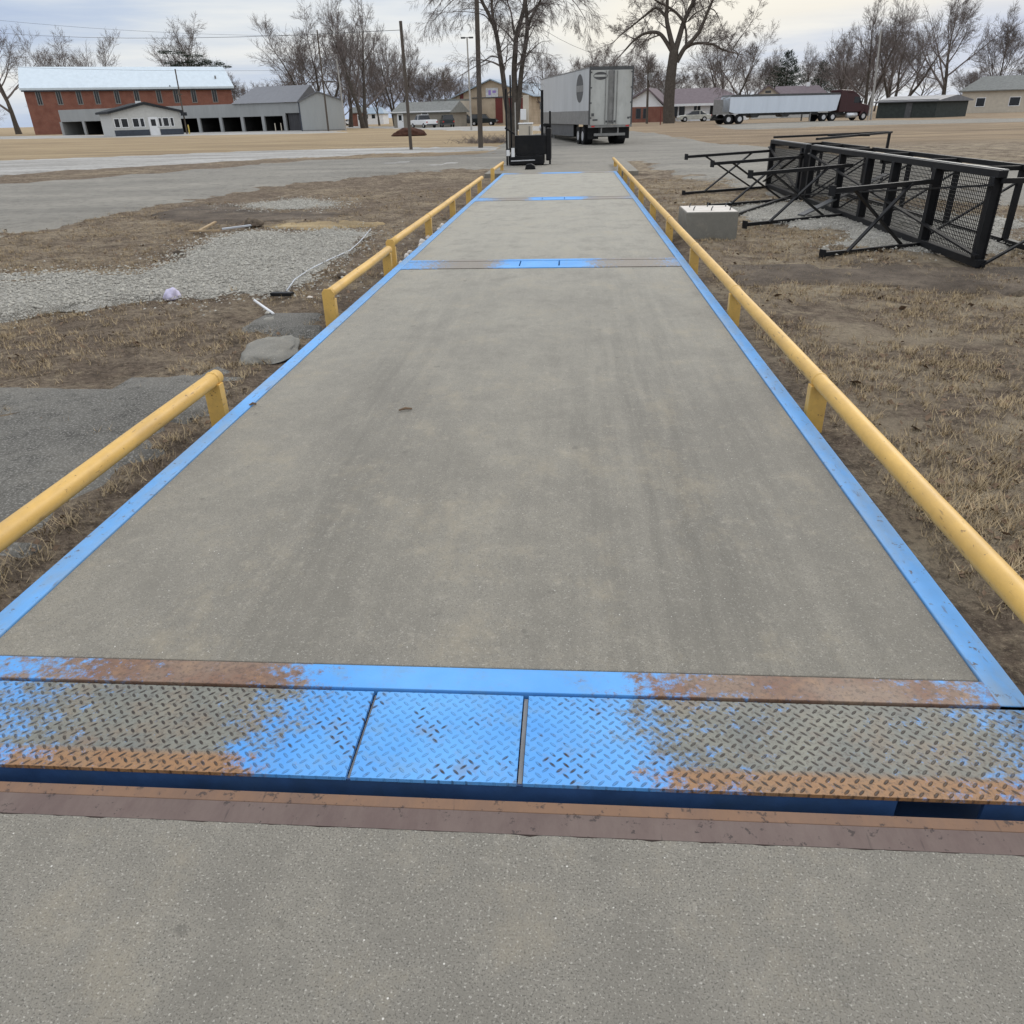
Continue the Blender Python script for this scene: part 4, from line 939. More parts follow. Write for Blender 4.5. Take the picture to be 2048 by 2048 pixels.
for i, (px, Y, lb) in enumerate(bol):
    q = atpx(px - (5 if i == 0 else -2), 128); o = MB().tube([(0, 0, -.1), (0, 0, 1.2)], .07, 8).build('bollard', M_tan); o.location = q; tag(o, lb, 'bollard')
o = MB().tube([(0, 0, -.1), (0, 0, 1.25), (0, 0, 1.3)], [.09, .09, .04], 10).build('bollard', M_yellowpost); o.location = atpx(372, 124); tag(o, 'yellow bollard at the right corner of the pale office', 'bollard')

# brick building with the white roof
b = B('brick_building', 'two storey red brick building with a bright white metal roof', 'brick building', 60, 172, 471, 192)
hw, hr_ = b.h(400, 172), b.h(400, 139)
b.box('wall', M_brickr, (0, 0, -.2), (b.w, 12, hw - .1))
MB().add([(-.6, -.7, hw - .1), (b.w + .6, -.7, hw - .1), (b.w - .2, 6, hr_ + .9), (-.2, 6, hr_ + .9), (b.w + .6, 12.7, hw - .1), (-.6, 12.7, hw - .1), (-.6, -.7, hw - .5), (b.w + .6, -.7, hw - .5)], [(0, 1, 2, 3), (3, 2, 4, 5), (1, 4, 2), (0, 3, 5), (6, 7, 1, 0)]).build('roof', M_roofw, b.t)
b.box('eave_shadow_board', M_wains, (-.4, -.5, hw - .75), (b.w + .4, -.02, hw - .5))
for p in (90, 130, 170, 205, 245, 284, 328, 362, 397, 438):
    b.window(b.u(p - 4), b.u(p + 4), b.h(400, 204), b.h(400, 180), fm=M_grey, fw=.14, mull=1)
    b.box('lintel', M_offw, (b.u(p - 5), -.1, b.h(400, 180) + .16), (b.u(p + 5), -.002, b.h(400, 180) + .34))
b.box('roof_vent', M_grey, (b.u(446), 1.8, b.h(446, 160)), (b.u(449), 2.2, b.h(446, 150)))
b.box('roof_seam', M_dgrey, (b.u(352), -.72, hw + .0), (b.u(352) + .18, -.3, hw + .2))

# pale metal barn
b = B('metal_barn', 'pale grey metal barn with a plain gable end', 'barn', 600, 126.5, 689, 128.3)
b.gable_front(M_barn, 0, b.w, b.h(601, 204), b.h(641, 184.5), 11, M_roofg, .25, apex=b.u(641), hr=b.h(688, 201))
b.box('corner_trim', M_wains, (-.06, -.05, -.2), (.12, -.003, b.h(601, 205)))
b.box('base_trim', M_grey, (.12, -.04, -.1), (b.w, -.003, .18))
b = B('wall_end', 'small dark brick outbuilding hidden behind the big left tree trunks', 'outbuilding', 703, 190, 724, 190)
b.gable_side(M_brickr, 0, b.w, b.h(712, 224), b.h(712, 214), 4, M_shingle, .3)
b.door(b.w * .55, b.w * .8, b.h(712, 229), M_white)
b = B('distant_house', 'distant white house with blue roof between the big trees', 'house', 728, 235, 766, 235)
b.gable_side(M_white, 0, b.w, b.h(745, 226), b.h(745, 214), 7, M_blueroof, .4, hip=1.5)
b.window(b.w * .4, b.w * .58, b.h(745, 237), b.h(745, 229)); b.window(b.w * .08, b.w * .2, b.h(745, 237), b.h(745, 229))

# low tan stone building
b = B('stone_building', 'low stone sided building with grey shingle roof and white door', 'building', 787, 139, 900, 136)
b.gable_side(M_stone, 0, b.w, b.h(840, 223), b.h(840, 203), 6.5, M_shingle, .35)
MB().prism([(0, -.2), (6.5, -.2), (6.5, b.h(840, 223)), (3.25, b.h(840, 205)), (0, b.h(840, 223))], -.03, -.0, 'x').build('gable_wall', M_stone, b.t)
b.door(b.u(795), b.u(807), b.h(800, 227), M_white); b.window(b.u(845), b.u(856), b.h(850, 238), b.h(850, 226), mull=0)
b.box('trim', M_white, (-.4, -.45, b.h(840, 226) + .1), (b.w + .3, -.4, b.h(840, 224) + .1))
b = B('low_wing', 'low flat roofed link between the stone building and the tan hall', 'building', 884, 143, 916, 142)
b.box('wall', M_tan, (0, 0, -.2), (b.w, 5, b.h(900, 202))); b.box('roof', M_shingle, (-1.2, -.6, b.h(900, 202)), (b.w, 5.2, b.h(900, 198)))
b.window(b.w * .25, b.w * .5, b.h(900, 236), b.h(900, 215), fm=M_stone)

# tan hall
b = B('hall', 'large tan brick hall with red panels, red doors and a gable sign', 'hall', 909, 150, 1063, 146)
he, ha = b.h(911, 196), b.h(985, 160)
b.gable_front(M_bricktan, 0, b.w, he, ha, 24, M_blueroof, .6, apex=b.u(985), hr=he)
for p0, p1, z0, z1, m in ((922, 929, 221, 188, M_reddoor), (992, 1006, 246, 196, M_reddoor), (1014, 1026, 246, 196, M_reddoor), (1041, 1050, 234, 196, M_reddoor)):
    b.box('red_panel', m, (b.u(p0), -.08, max(.02, b.h(p0, z0))), (b.u(p1), -.003, b.h(p0, z1)))
b.box('corner_pilaster', mat('brown_siding', (.26, .18, .11), .8), (-.06, -.07, -.1), (b.u(915), -.002, he - .1))
b.box('ledge', M_wains, (b.u(946), -.2, b.h(970, 196)), (b.u(1050), -.09, b.h(970, 194.5)))
b.box('porch_band', M_white, (b.u(916), -.05, b.h(930, 234)), (b.u(935), -.003, b.h(930, 225)))
sg = b.box('sign_board', mat('sign_grey', (.52, .53, .55), .7), (b.u(974), -.12, b.h(985, 194)), (b.u(998), -.09, b.h(985, 176)))
b.box('cross_mark', M_purplem, (b.u(979), -.13, b.h(985, 190)), (b.u(984), -.122, b.h(985, 180)), sg); b.box('lettering', M_purplem, (b.u(987), -.13, b.h(985, 186)), (b.u(994), -.122, b.h(985, 181)), sg)

# right hand house
b = B('house', 'white house with purple grey hip roof, white gable and red brick wing', 'house', 1334, 137, 1492, 134)
he, hr_ = b.h(1400, 205), b.h(1400, 176)
b.gable_side(M_white, 0, b.w, he, hr_ + .1, 9, M_purple, .6, hip=5.5, hipl=0)
for p0, p1, mu in ((1346, 1353, 0), (1358, 1367, 0), (1386, 1399, 1), (1418, 1424, 0)): b.window(b.u(p0), b.u(p1), b.h(1380, 234 if mu == 0 else 230), b.h(1380, 211), fm=M_dgrey if p0 < 1370 else M_white, mull=mu)
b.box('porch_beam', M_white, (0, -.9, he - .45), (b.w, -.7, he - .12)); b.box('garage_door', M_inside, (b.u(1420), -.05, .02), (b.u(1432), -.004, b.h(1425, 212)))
wl, wr = b.u(1243), b.u(1331)
MB().box((wl, -2.2, -.2), (wr, 6, b.h(1285, 214))).build('brick_wing', M_brickr, b.t)
xa = b.u(1297); za, zl = b.h(1297, 180), b.h(1285, 214)
g = MB().prism([(wl + .1, zl), (wr - .1, zl), (xa, za)], -2.2, 6, 'y').build('gable', M_white, b.t)
k = (za - zl) / (xa - wl)
MB().prism([(wl - .7, zl - .7 * k), (xa, za + .02), (wr + .7, zl - .7 * k), (wr + .7, zl - .7 * k + .22), (xa, za + .3), (wl - .7, zl - .7 * k + .22)], -2.7, 7, 'y').build('wing_roof', M_purple, b.t)
for p0, p1 in ((1277, 1285), (1291, 1298)): b.window(b.u(p0), b.u(p1), b.h(1285, 236), b.h(1285, 218), y=-2.2, fm=M_dgrey)
b.box('shrub_bed', M_leaf, (b.u(1340), -1.4, 0), (b.u(1352), -.9, .7))

b = B('far_house', 'house with long purple grey roof and pale gable behind the grain trailer', 'house', 1504, 150, 1668, 147)
he = b.h(1560, 208)
b.gable_side(M_offw, b.u(1550), b.w, he, b.h(1600, 170), 9, M_purple, .6, hip=3.5, hipl=0)
wl, wr = b.u(1497), b.u(1566); xa = b.u(1530)
za, zl = b.h(1530, 173), b.h(1530, 200); 
MB().box((wl + .4, -1.5, -.2), (wr - .4, 6, zl)).build('front_wing', M_offw, b.t)
MB().prism([(wl, zl - .0), (wr, zl - .0), (xa, za)], -1.5, 6, 'y').build('gable', M_tan, b.t)
k = (za - zl) / (xa - wl)
MB().prism([(wl - .5, zl - .5 * k), (xa, za + .02), (wr + .5, zl - .5 * k), (wr + .5, zl - .5 * k + .2), (xa, za + .25), (wl - .5, zl - .5 * k + .2)], -2, 7, 'y').build('wing_roof', M_purple, b.t)
b.box('gable_vent', M_dgrey, (xa - .45, -1.56, za - 1.0), (xa + .45, -1.505, za - .65)); b.box('chimney', M_white, (b.u(1605), 4.2, b.h(1605, 172)), (b.u(1612), 4.8, b.h(1605, 163)))
b = B('dark_shed', 'dark green shed at the right edge with a pale roof line', 'shed', 1752, 118, 1870, 112)
b.gable_side(mat('dark_green_siding', (.028, .036, .033), .8, var=.3), 0, b.w, b.h(1800, 200), b.h(1800, 192), 8, M_roofg, .4)
b.door(b.w * .5, b.w * .6, b.h(1800, 206), M_dgrey, glass=False)
b = B('far_right_house', 'low pale house beyond the right edge of the yard', 'house', 1915, 150, 2080, 145)
b.gable_side(M_tan, 0, b.w, b.h(1990, 178), b.h(1990, 150), 9, M_shingle, .5, hip=3)
b.window(b.w * .2, b.w * .3, 1, 2.2); b.window(b.w * .6, b.w * .72, 1, 2.2)

# ------------------------------------------------------------------ poles and wires
def pole(label, top, base, Y, r0=.14, r1=.1, m=M_pole, arm=None, name='utility_pole', cat='utility pole', extra=None):
    a = P(base[0], base[1], Y); a.z = macro(a.x, Y); c = P(top[0], top[1], Y)
    t = thing(name, label, cat, a)
    d = Vector((c.x - a.x, 0, c.z - a.z))
    MB().tube([(0, 0, -.5), d], [r0, r1], 12).build('shaft', m, t, smooth=False)
    if arm:
        for k, (f, w) in enumerate(arm):
            q = d * f; MB().bar((q.x - w / 2, -.15, q.z), (q.x + w / 2, -.15, q.z), .12, .12).build('crossarm', m, t)
    if extra: extra(t, d)
    return t
def lamp_head(t, d):
    for sx in (-1, 1):
        MB().bar((d.x, 0, d.z), (d.x + sx * .55, 0, d.z + .02), .06).build('arm', M_dgrey, t)
        MB().box((d.x + sx * .45 - .25, -.18, d.z - .1), (d.x + sx * .45 + .25, .18, d.z + .06)).build('lamp_head', M_dgrey, t, bevel=.03)
def can(t, d):
    q = d * .8; MB().tube([(q.x + .25, -.3, q.z - .5), (q.x + .25, -.3, q.z + .3)], .25, 12).build('transformer', M_grey, t)
    MB().bar((q.x - .8, -.1, q.z + .5), (q.x + .8, -.1, q.z + .5), .1).build('crossarm', M_pole, t)
pole('thin pole in front of the white roof, left of the garages', (350, 138), (373, 262), 125, .11, .09, arm=[(.62, .9)])
pole('dark pole with crossarm standing before the pale barn', (634, 60), (657, 262), 122, .14, .1, arm=[(.5, 4.0)])
pole('pale pole at the right side of the barn', (673, 118), (692, 262), 124, .12, .09, M_palepole)
pole('leaning wooden pole with a bare top beside the dark stump', (801, 42), (822, 293), 50.3, .10, .09)
pole('tall thick dark pole left of the forked trees, cut by the top border', (948, -190), (961, 290), 50.8, .15, .12, arm=[(.93, 2.2)])
pole('lamp pole with two flat lamp heads before the tan hall', (934, 75), (943, 260), 100, .11, .08, M_palepole, extra=lamp_head, name='street_lamp', cat='street lamp')
pole('thin pole in front of the hall roof', (887, 145), (893, 246), 140, .1, .08, arm=[(.85, 1.6)])
pole('wooden pole in front of the red brick wing', (1297, 128), (1294, 243), 120, .17, .13, extra=can)
pole('pale leaning pole at the right edge near the dark shed', (1762, 60), (1742, 238), 106, .12, .09, M_palepole)
pole('slim pale sign pole left of the leaning pale pole', (1752, 150), (1735, 240), 104, .06, .05, M_palepole)
pole('short red and white marker post before the big spreading tree', (1322, 214), (1321, 246), 108, .07, .06, M_reddoor, name='marker_post', cat='marker post')
def wire(label, a, b, Ya, Yb, sag=1.0):
    p, q = P(*a, Ya), P(*b, Yb)
    pts = [p.lerp(q, i / 14) - Vector((0, 0, sag * 4 * (i / 14) * (1 - i / 14))) for i in range(15)]
    tag(MB().tube(pts, .014, 4).build('overhead_wire', M_dgrey), label, 'wire', 'overhead wires')
wire('topmost faint wire across the left sky', (-300, 5), (640, 72), 120, 122)
wire('faint wire crossing above the bushy left tree', (-300, 20), (801, 60), 128, 52, 1.6)
wire('wire running just above the white metal roof', (-300, 118), (634, 140), 125, 122, .6)
wire('wire from the tall dark pole to the right', (950, -40), (1297, 100), 51, 118, 2.0)
wire('wire from the pole with a transformer towards the right trees', (1297, 130), (1760, 85), 120, 106, 1.5)

# stump mound, brush, small yard items
rock(G(818, 272) + Vector((0, 0, .1)), 1.6, .8, .62, mat('brown_stump', (.07, .035, .025), .95, var=.4, scale=4), 'stump', 'dark reddish stump mound behind the leaning wooden pole', 'stump', 2, 4)
rock(P(1243, 251, 75), .5, .4, .45, M_blocktop, 'pale_boulder', 'pale boulder on the dry verge right of the box trailer', 'boulder', 7, 3)

# ------------------------------------------------------------------ trees
def grow(mb_t, mb_c, start, d, length, r, level, maxl, g, rmin, droop=0., up=.12, kids=None, wig=.22, split=.85):
    """one limb as a tapering polyline; side limbs recurse"""
    n = 5 if level <= 1 else (4 if level == 2 else 3)
    pts = [start]; rad = [r]; p = start.copy(); dd = d.normalized(); r_end = max(rmin * .6, r * (.42 if level < maxl else .5))
    for i in range(n):
        j = Vector((g.gauss(0, 1), g.gauss(0, 1), g.gauss(0, .8))) * wig * (.6 + .25 * level)
        dd = (dd + j * .5 + Vector((0, 0, up - droop * level * .22))).normalized()
        p = p + dd * (length / n); pts.append(p.copy()); rad.append(r + (r_end - r) * (i + 1) / n)
    sides = (8, 6, 4, 3, 3, 3)[min(level, 5)]
    (mb_t if level == 0 else mb_c).tube(pts, rad, sides, cap=False)
    if level >= maxl: return
    k = (kids or (6, 6, 6, 6, 5))[level]
    for i in range(k):
        t = (.30 if level else .45) + (.72 if level else .57) * (i + g.random()) / k; t = min(t, .99)
        f = t * n; a = min(int(f), n - 1); q = pts[a].lerp(pts[a + 1], f - a); base = (pts[a + 1] - pts[a]).normalized()
        az = g.random() * 6.283 + i * 2.4; sd = base.orthogonal().normalized(); sd = Matrix.Rotation(az, 3, base) @ sd
        sp = split * g.uniform(.55, 1.15); nd = (base * math.cos(sp) + sd * math.sin(sp)).normalized()
        ll = length * g.uniform(.42, .72) * (1.1 - .35 * t if level else 1.0); rr = max(rmin, (r + (r_end - r) * t) * g.uniform(.42, .62))
        grow(mb_t, mb_c, q, nd, ll, rr, level + 1, maxl, g, rmin, droop, up, kids, wig, split)
    if level:       # leader goes on
        grow(mb_t, mb_c, pts[-1], dd, length * .5, r_end, level + 1, maxl, g, rmin, droop, up, kids, wig, split)
PROTO = {}
def tree_meshes(key, seed, stems, h, r, maxl, kids, rmin, droop=0., up=.12, split=.85, spread=.25, trunk=.3, llen=.5, low=.25):
    """stems main trunks from the ground; unit tree about h metres tall"""
    g = random.Random(seed); T, C_ = MB(), MB()
    for s_ in range(stems):
        a = g.random() * 6.283; lean = spread * (1 if stems > 1 else .15)
        d = Vector((math.cos(a) * lean, math.sin(a) * lean, 1)).normalized()
        p = Vector((math.cos(a), math.sin(a), 0)) * (r * .8 if stems > 1 else 0); pts = [p - Vector((0, 0, .3))]; rad = [r * 1.25]; n = 7; H = h * .72 * g.uniform(.88, 1.08)
        for i in range(n):
            d = (d + Vector((g.gauss(0, .09), g.gauss(0, .09), .08))).normalized(); p = p + d * H / n; pts.append(p.copy()); rad.append(r * (1 - .86 * ((i + 1) / n) ** .9))
        T.tube(pts, rad, 9, cap=False)
        K = kids[0]
        for i in range(K):
            t = low + (1 - low) * (i + g.random() * .8) / K; f = min(t, .995) * n; a_ = int(f); q = pts[a_].lerp(pts[a_ + 1], f - a_)
            az = i * 2.4 + g.random(); el = g.uniform(.45, 1.0) * (1.15 - .5 * t); nd = Vector((math.cos(az) * math.sin(el) , math.sin(az) * math.sin(el), math.cos(el)))
            rr = max(rmin, rad[a_] * g.uniform(.4, .62)); grow(T, C_, q, nd, h * llen * (1.12 - .75 * t) * g.uniform(.75, 1.1), rr, 1, maxl, g, rmin, droop, up, kids, .2, split)
        grow(T, C_, pts[-1], d, h * .24, rad[-1], 1, maxl, g, rmin, droop, up, kids, .2, split)
    return T, C_
def make_proto(key, **kw):
    T, C_ = tree_meshes(key, **kw)
    def mesh(mb, nm, m):
        me = bpy.data.meshes.new(nm); me.from_pydata(mb.v, [], mb.f); me.materials.append(m); me.shade_smooth(); return me
    PROTO[key] = (mesh(T, 'trunk', M_bark), mesh(C_, 'crown', M_twig), kw['h'])
make_proto('round', seed=3, stems=1, h=14, r=.34, maxl=4, kids=(10, 6, 6, 5), rmin=.0135, spread=.1, low=.22, up=.06, split=.9, llen=.50)
make_proto('vase', seed=11, stems=3, h=15, r=.30, maxl=4, kids=(7, 6, 6, 5), rmin=.0135, spread=.5, up=.07, split=.85, low=.25, llen=.46)
make_proto('tall', seed=21, stems=2, h=18, r=.40, maxl=4, kids=(9, 6, 6, 5), rmin=.014, spread=.26, up=.08, split=.85, low=.2, llen=.42)
make_proto('bushy', seed=33, stems=5, h=10, r=.15, maxl=4, kids=(6, 6, 6, 5), rmin=.012, spread=.6, up=.06, low=.15, llen=.5, split=.85)
make_proto('fine', seed=45, stems=1, h=12, r=.20, maxl=4, kids=(13, 7, 7, 5), rmin=.013, spread=.1, up=.08, low=.15, llen=.45, split=.85)
def tree(key, px, Y, toppx, label, sx=1., rot=0., name='bare_tree', basepx=None):
    x = XA(px, Y, 240); z = macro(x, Y); top = P(px, toppx, Y).z
    t = thing(name, label, 'tree', (x, Y, z), rot)
    me_t, me_c, h = PROTO[key]; s = (top - z) / (h * 1.02)
    t.scale = (s * sx, s * sx, s)
    for me, nm in ((me_t, 'trunk'), (me_c, 'crown')):
        o = bpy.data.objects.new(nm, me); COL.objects.link(o); o.parent = t
    return t
tree('round', 388, 216, 40, 'wide bare tree rising behind the white roof', 1.25, .4)
tree('fine', 478, 205, 148, 'small bare tree showing at the right end of the white roof', 1.2, 1.)
tree('tall', 728, 148, -25, 'tallest bare tree behind the barn with thick dark trunks', .95, .3)
tree('vase', 648, 160, 20, 'broad bare tree rising above the metal barn roof', 1.15, 2.)
tree('round', 700, 170, 45, 'dense bare tree between the barn and the tallest tree', 1.05, 4.)
tree('vase', 792, 165, 62, 'bare tree with upright limbs behind the low stone building', .95, 3.6)
tree('fine', 758, 190, 95, 'thin bare tree just left of the low stone building', .9, 2.2)
tree('bushy', 862, 190, 128, 'low dark bare thicket left of the blue roof', 1.3, 1.5)
tree('fine', 905, 230, 135, 'pale far bare tree above the blue roof', 1.4, .8)
tree('round', 1092, 150, 96, 'bare tree between the forked trees and the box trailer', .9, 2.6)
tree('bushy', 1160, 230, 122, 'left of two far bare trees above the box trailer roof', 1.2, 2.0)
tree('bushy', 1212, 210, 96, 'right and taller far bare tree above the box trailer', 1.15, 5.)
tree('fine', 1300, 175, 90, 'fine bare tree behind the pole with a transformer', 1.2, 3.)
tree('vase', 1452, 175, 52, 'wide vase shaped bare tree behind the white house roof', 1.2, 1.2)
tree('fine', 1515, 185, 100, 'slim bare tree between the two purple roofed houses', 1.0, 5.2)
tree('round', 1612, 190, 95, 'bare tree just right of the dark spruce', 1.0, 1.8)
tree('round', 1668, 170, 62, 'bare tree above the maroon truck', 1.0, 4.4)
tree('tall', 1728, 150, -10, 'tall dense bare tree at the right near the pale poles', .95, 2.9)
tree('vase', 1785, 155, 15, 'bare tree with slanting limbs cut by the right border', 1.1, 4.7)
tree('bushy', 1700, 200, 120, 'low far bare tree right of the maroon truck', 1.3, .2)
tree('round', 1765, 190, 40, 'bare tree filling the gap behind the right pale poles', 1.1, 3.3)
tree('vase', 1690, 185, 70, 'bare tree rising over the hood of the maroon truck', 1.1, .7)
tree('fine', 1545, 215, 110, 'faint bare tree left of the dark spruce', 1.2, .7)
tree('round', 610, 185, 80, 'lower bare tree at the left slope of the barn roof', 1.1, .9)
tree('round', 1880, 170, -30, 'large bare tree beyond the right border', 1.0, 1.1)
tree('fine', 1980, 165, 20, 'fine bare tree behind the low pale house', 1.0, 3.1)
tree('vase', 160, 230, 60, 'bare tree behind the left end of the white roof', 1.1, 5.6)
tree('round', 30, 200, 20, 'large bare tree at the far left', 1.1, 2.5)

gg = random.Random(12); WORDS = [(-60, 'far left behind the red brick end wall'), (95, 'behind the far left of the white roof'), (245, 'over the left third of the white roof'), (545, 'behind the left slope of the barn'), (585, 'behind the barn ridge'), (688, 'at the right corner of the barn'), (745, 'between barn and stone building'), (830, 'behind the stone building roof'), (945, 'behind the lamp pole'), (1068, 'left of the box trailer front'), (1130, 'over the middle of the box trailer'), (1262, 'just right of the trailer doors'), (1325, 'beside the spreading tree trunk'), (1405, 'over the white house ridge'), (1490, 'over the right end of the white house'), (1650, 'over the sleeper of the maroon truck'), (1745, 'behind the slim pale pole'), (1830, 'behind the dark green shed'), (1930, 'left of the low pale house'), (2040, 'at the far right behind the pale house')]
for i, (px, wd) in enumerate(WORDS):
    hz = 255 - px * .0255
    tree(('bushy', 'fine', 'round')[i % 3], px, gg.uniform(245, 290), hz - gg.uniform(62, 100), 'faint distant bare tree of the tree line, ' + wd, gg.uniform(1.3, 1.7), gg.random() * 6, 'distant_tree')['group'] = 'distant tree line'
# evergreens
def conifer(px, Y, toppx, label, width=.36, seed=1, thin=1.):
    g = random.Random(seed); x = XA(px, Y, 240); z = macro(x, Y); H = P(px, toppx, Y).z - z
    t = thing('spruce_tree', label, 'tree', (x, Y, z))
    MB().tube([(0, 0, -.3), (0, 0, H * .97)], [.025 * H, .01], 8).build('trunk', M_bark, t)
    c = MB(); n = int(150 * thin)
    for i in range(n):
        f = .12 + .86 * (i / n); L_ = H * width * (1 - f) ** .85 * g.uniform(.75, 1.1) + .15; az = g.random() * 6.283
        d = Vector((math.cos(az), math.sin(az), g.uniform(.05, .38))); b0 = Vector((0, 0, H * f))
        for k in range(int(16 + L_ * 9)):
            u = g.uniform(.05, 1); q = b0 + d * L_ * u + Vector((0, 0, -.18 * L_ * u * (1 - u)))
            sd = Vector((-d.y, d.x, 0)) * g.uniform(-1, 1) * .28 * L_ * (1.1 - u) + Vector((0, 0, g.uniform(-.12, .1)))
            s_ = g.uniform(.10, .24); e = q + sd; w = Vector((g.gauss(0, 1), g.gauss(0, 1), g.gauss(0, .5))).normalized() * s_ * .35
            tip = e + (d * .8 + sd.normalized() * .7 + Vector((0, 0, .1))) * s_ * 1.3
            c.add([e - w, e + w, tip], [(0, 1, 2)])
    c.build('foliage', M_needle, t, weld=False); return t
conifer(1563, 172, 100, 'dark green spruce above the far purple roof', .62, 3, 2.)
conifer(1632, 178, 120, 'thinner spruce mixed with bare twigs right of the dark spruce', .5, 5, .9)
conifer(1575, 185, 118, 'half hidden spruce just behind the dark one', .36, 9, .8)
def juniper(pxs, Y, label, seed):
    g = random.Random(seed); x0 = XA(sum(p[0] for p in pxs) / len(pxs), Y, 240); z0 = macro(x0, Y)
    t = thing('juniper_tree', label, 'tree', (x0, Y, z0)); c = MB(); T = MB()
    for (px, py, rx, rz) in pxs:
        q = P(px, py, Y) - Vector((x0, Y, z0)); T.tube([(0, 0, 0), Vector((q.x * .3, 0, q.z * .6)), q], [.3, .2, .08], 6)
        for _ in range(int(rx * rz * 260)):
            a_ = g.random() * 6.283; r = g.random() ** .45; e = q + Vector((math.cos(a_) * rx * r, math.sin(a_) * rx * r, g.gauss(0, .45) * rz * (1.15 - r)))
            w_ = Vector((g.gauss(0, 1), g.gauss(0, 1), g.gauss(0, .4))).normalized() * .09; c.add([e - w_, e + w_, e + Vector((math.cos(a_), math.sin(a_), g.uniform(-.1, .5))) * g.uniform(.2, .5)], [(0, 1, 2)])
    T.build('trunk', M_bark, t); c.build('foliage', M_needle, t, weld=False)
juniper(((350, 126, 2.6, .8), (372, 132, 3.2, 1.6), (398, 124, 3.0, 1.6), (385, 112, 2.2, .9), (345, 106, 3.0, .7), (422, 128, 3.0, 1.3), (440, 134, 2.6, .8), (330, 103, 1.6, .5)), 208, 'dark flat layered evergreen just above the white metal roof', 3)

# hand-traced trees ---------------------------------------------------------
def traced(name, label, base, Y, limbs, seed, rmin, kids, maxl, sub=(9, .5), droop=0., up=.1, depth=.25, trunk_n=1, stepl=1.4):
    """limbs: (pixel polyline, start radius, end radius); real tubes round a trunk at distance Y, limbs lean in depth too"""
    g = random.Random(seed); x = XA(base[0], Y, base[1]); z = macro(x, Y); o = Vector((x, Y, z)); t = thing(name, label, 'tree', o)
    T, C_ = MB(), MB()
    for li, (pl_, r0, r1) in enumerate(limbs):
        dz = 0 if li < trunk_n else g.uniform(-depth, depth); ctrl = []; acc = 0
        for i, (a, b_) in enumerate(pl_):
            q = P(a, b_, Y)
            if i: acc += (q - ctrl_last).length
            ctrl_last = q.copy()
            ctrl.append(Vector((q.x, q.y, q.z)) + Vector((0, dz * acc, 0)) - o)
        pts = []
        for i in range(len(ctrl) - 1):
            p0, p1, p2, p3 = ctrl[max(0, i - 1)], ctrl[i], ctrl[i + 1], ctrl[min(len(ctrl) - 1, i + 2)]
            for k in range(4):
                s_ = k / 4; pts.append(.5 * ((2 * p1) + (p2 - p0) * s_ + (2 * p0 - 5 * p1 + 4 * p2 - p3) * s_ * s_ + (3 * p1 - p0 - 3 * p2 + p3) * s_ ** 3))
        pts.append(ctrl[-1]); m_ = len(pts)
        rad = [r0 + (r1 - r0) * i / (m_ - 1) for i in range(m_)]
        T.tube(pts, rad, 9 if r0 > .1 else 6, cap=False)
        if r1 > .3 and li < trunk_n: continue
        tot = sum((pts[i + 1] - pts[i]).length for i in range(m_ - 1)); cnt = int(tot / stepl)
        for k in range(cnt):
            f = (.25 + .74 * (k + g.random()) / cnt) * (m_ - 1); a_ = min(int(f), m_ - 2); q = pts[a_].lerp(pts[a_ + 1], f - a_); bd = (pts[a_ + 1] - pts[a_]).normalized()
            sd = Matrix.Rotation(g.random() * 6.283, 3, bd) @ bd.orthogonal().normalized(); sp = g.uniform(.5, 1.1); nd = bd * math.cos(sp) + sd * math.sin(sp)
            grow(C_, C_, q, nd, sub[1] * g.uniform(.5, 1.2), max(rmin, rad[a_] * g.uniform(.25, .45)), 1, maxl, g, rmin, droop, up, kids, .22, .8)
        grow(C_, C_, pts[-1], (pts[-1] - pts[-2]), sub[1] * 1.1, r1, 1, maxl, g, rmin, droop, up, kids, .2, .7)
    def mk(mb, nm, m):
        me = bpy.data.meshes.new(nm); me.from_pydata(mb.v, [], mb.f); me.materials.append(m); me.shade_smooth(); ob = bpy.data.objects.new(nm, me); COL.objects.link(ob); ob.parent = t
    mk(T, 'trunk', M_bark); mk(C_, 'crown', M_twig); return t
def q4(pts, ox, oy, s): return [(ox + a / s, oy + b_ / s) for a, b_ in pts]
z4 = lambda *p: q4(p, 1240, 0, 6.44)
traced('spreading_tree', 'big spreading bare tree with arching limbs before the white house', (1340, 243), 118, [
    (z4((630, 1600), (630, 1350), (655, 1000), (690, 720), (700, 640)), .82, .55),
    (z4((690, 700), (600, 540), (520, 435), (420, 408), (290, 440), (180, 520), (70, 640)), .30, .10),
    (z4((700, 680), (640, 440), (600, 230), (610, 0), (600, -300), (560, -650)), .36, .12),
    (z4((590, 215), (470, 95), (330, 190), (190, 300), (60, 400)), .19, .07),
    (z4((710, 660), (770, 470), (830, 280), (920, 90), (990, -60), (1040, -400), (1120, -800)), .40, .12),
    (z4((825, 280), (730, 170), (620, 90), (480, 20), (330, -90)), .20, .08),
    (z4((730, 800), (830, 620), (930, 520), (1020, 400), (1080, 260), (1140, 110), (1200, -30), (1300, -300)), .32, .10),
    (z4((820, 640), (940, 565), (1080, 545), (1240, 560), (1340, 610), (1450, 640)), .20, .12),
    (z4((1450, 640), (1510, 540), (1600, 410)), .09, .05), (z4((1450, 635), (1530, 700), (1480, 820)), .07, .04),
    (z4((850, 600), (860, 440), (850, 330)), .18, .12), (z4((1140, 110), (1220, 130), (1290, 240)), .09, .04),
    (z4((880, 270), (960, 180), (1080, 110)), .12, .06)],
    seed=5, rmin=.013, kids=(0, 5, 6, 5), maxl=4, sub=(0, 2.6), depth=.5, up=.05, droop=.12, stepl=1.0)
z3 = lambda *p: q4(p, 960, 0, 4.83)
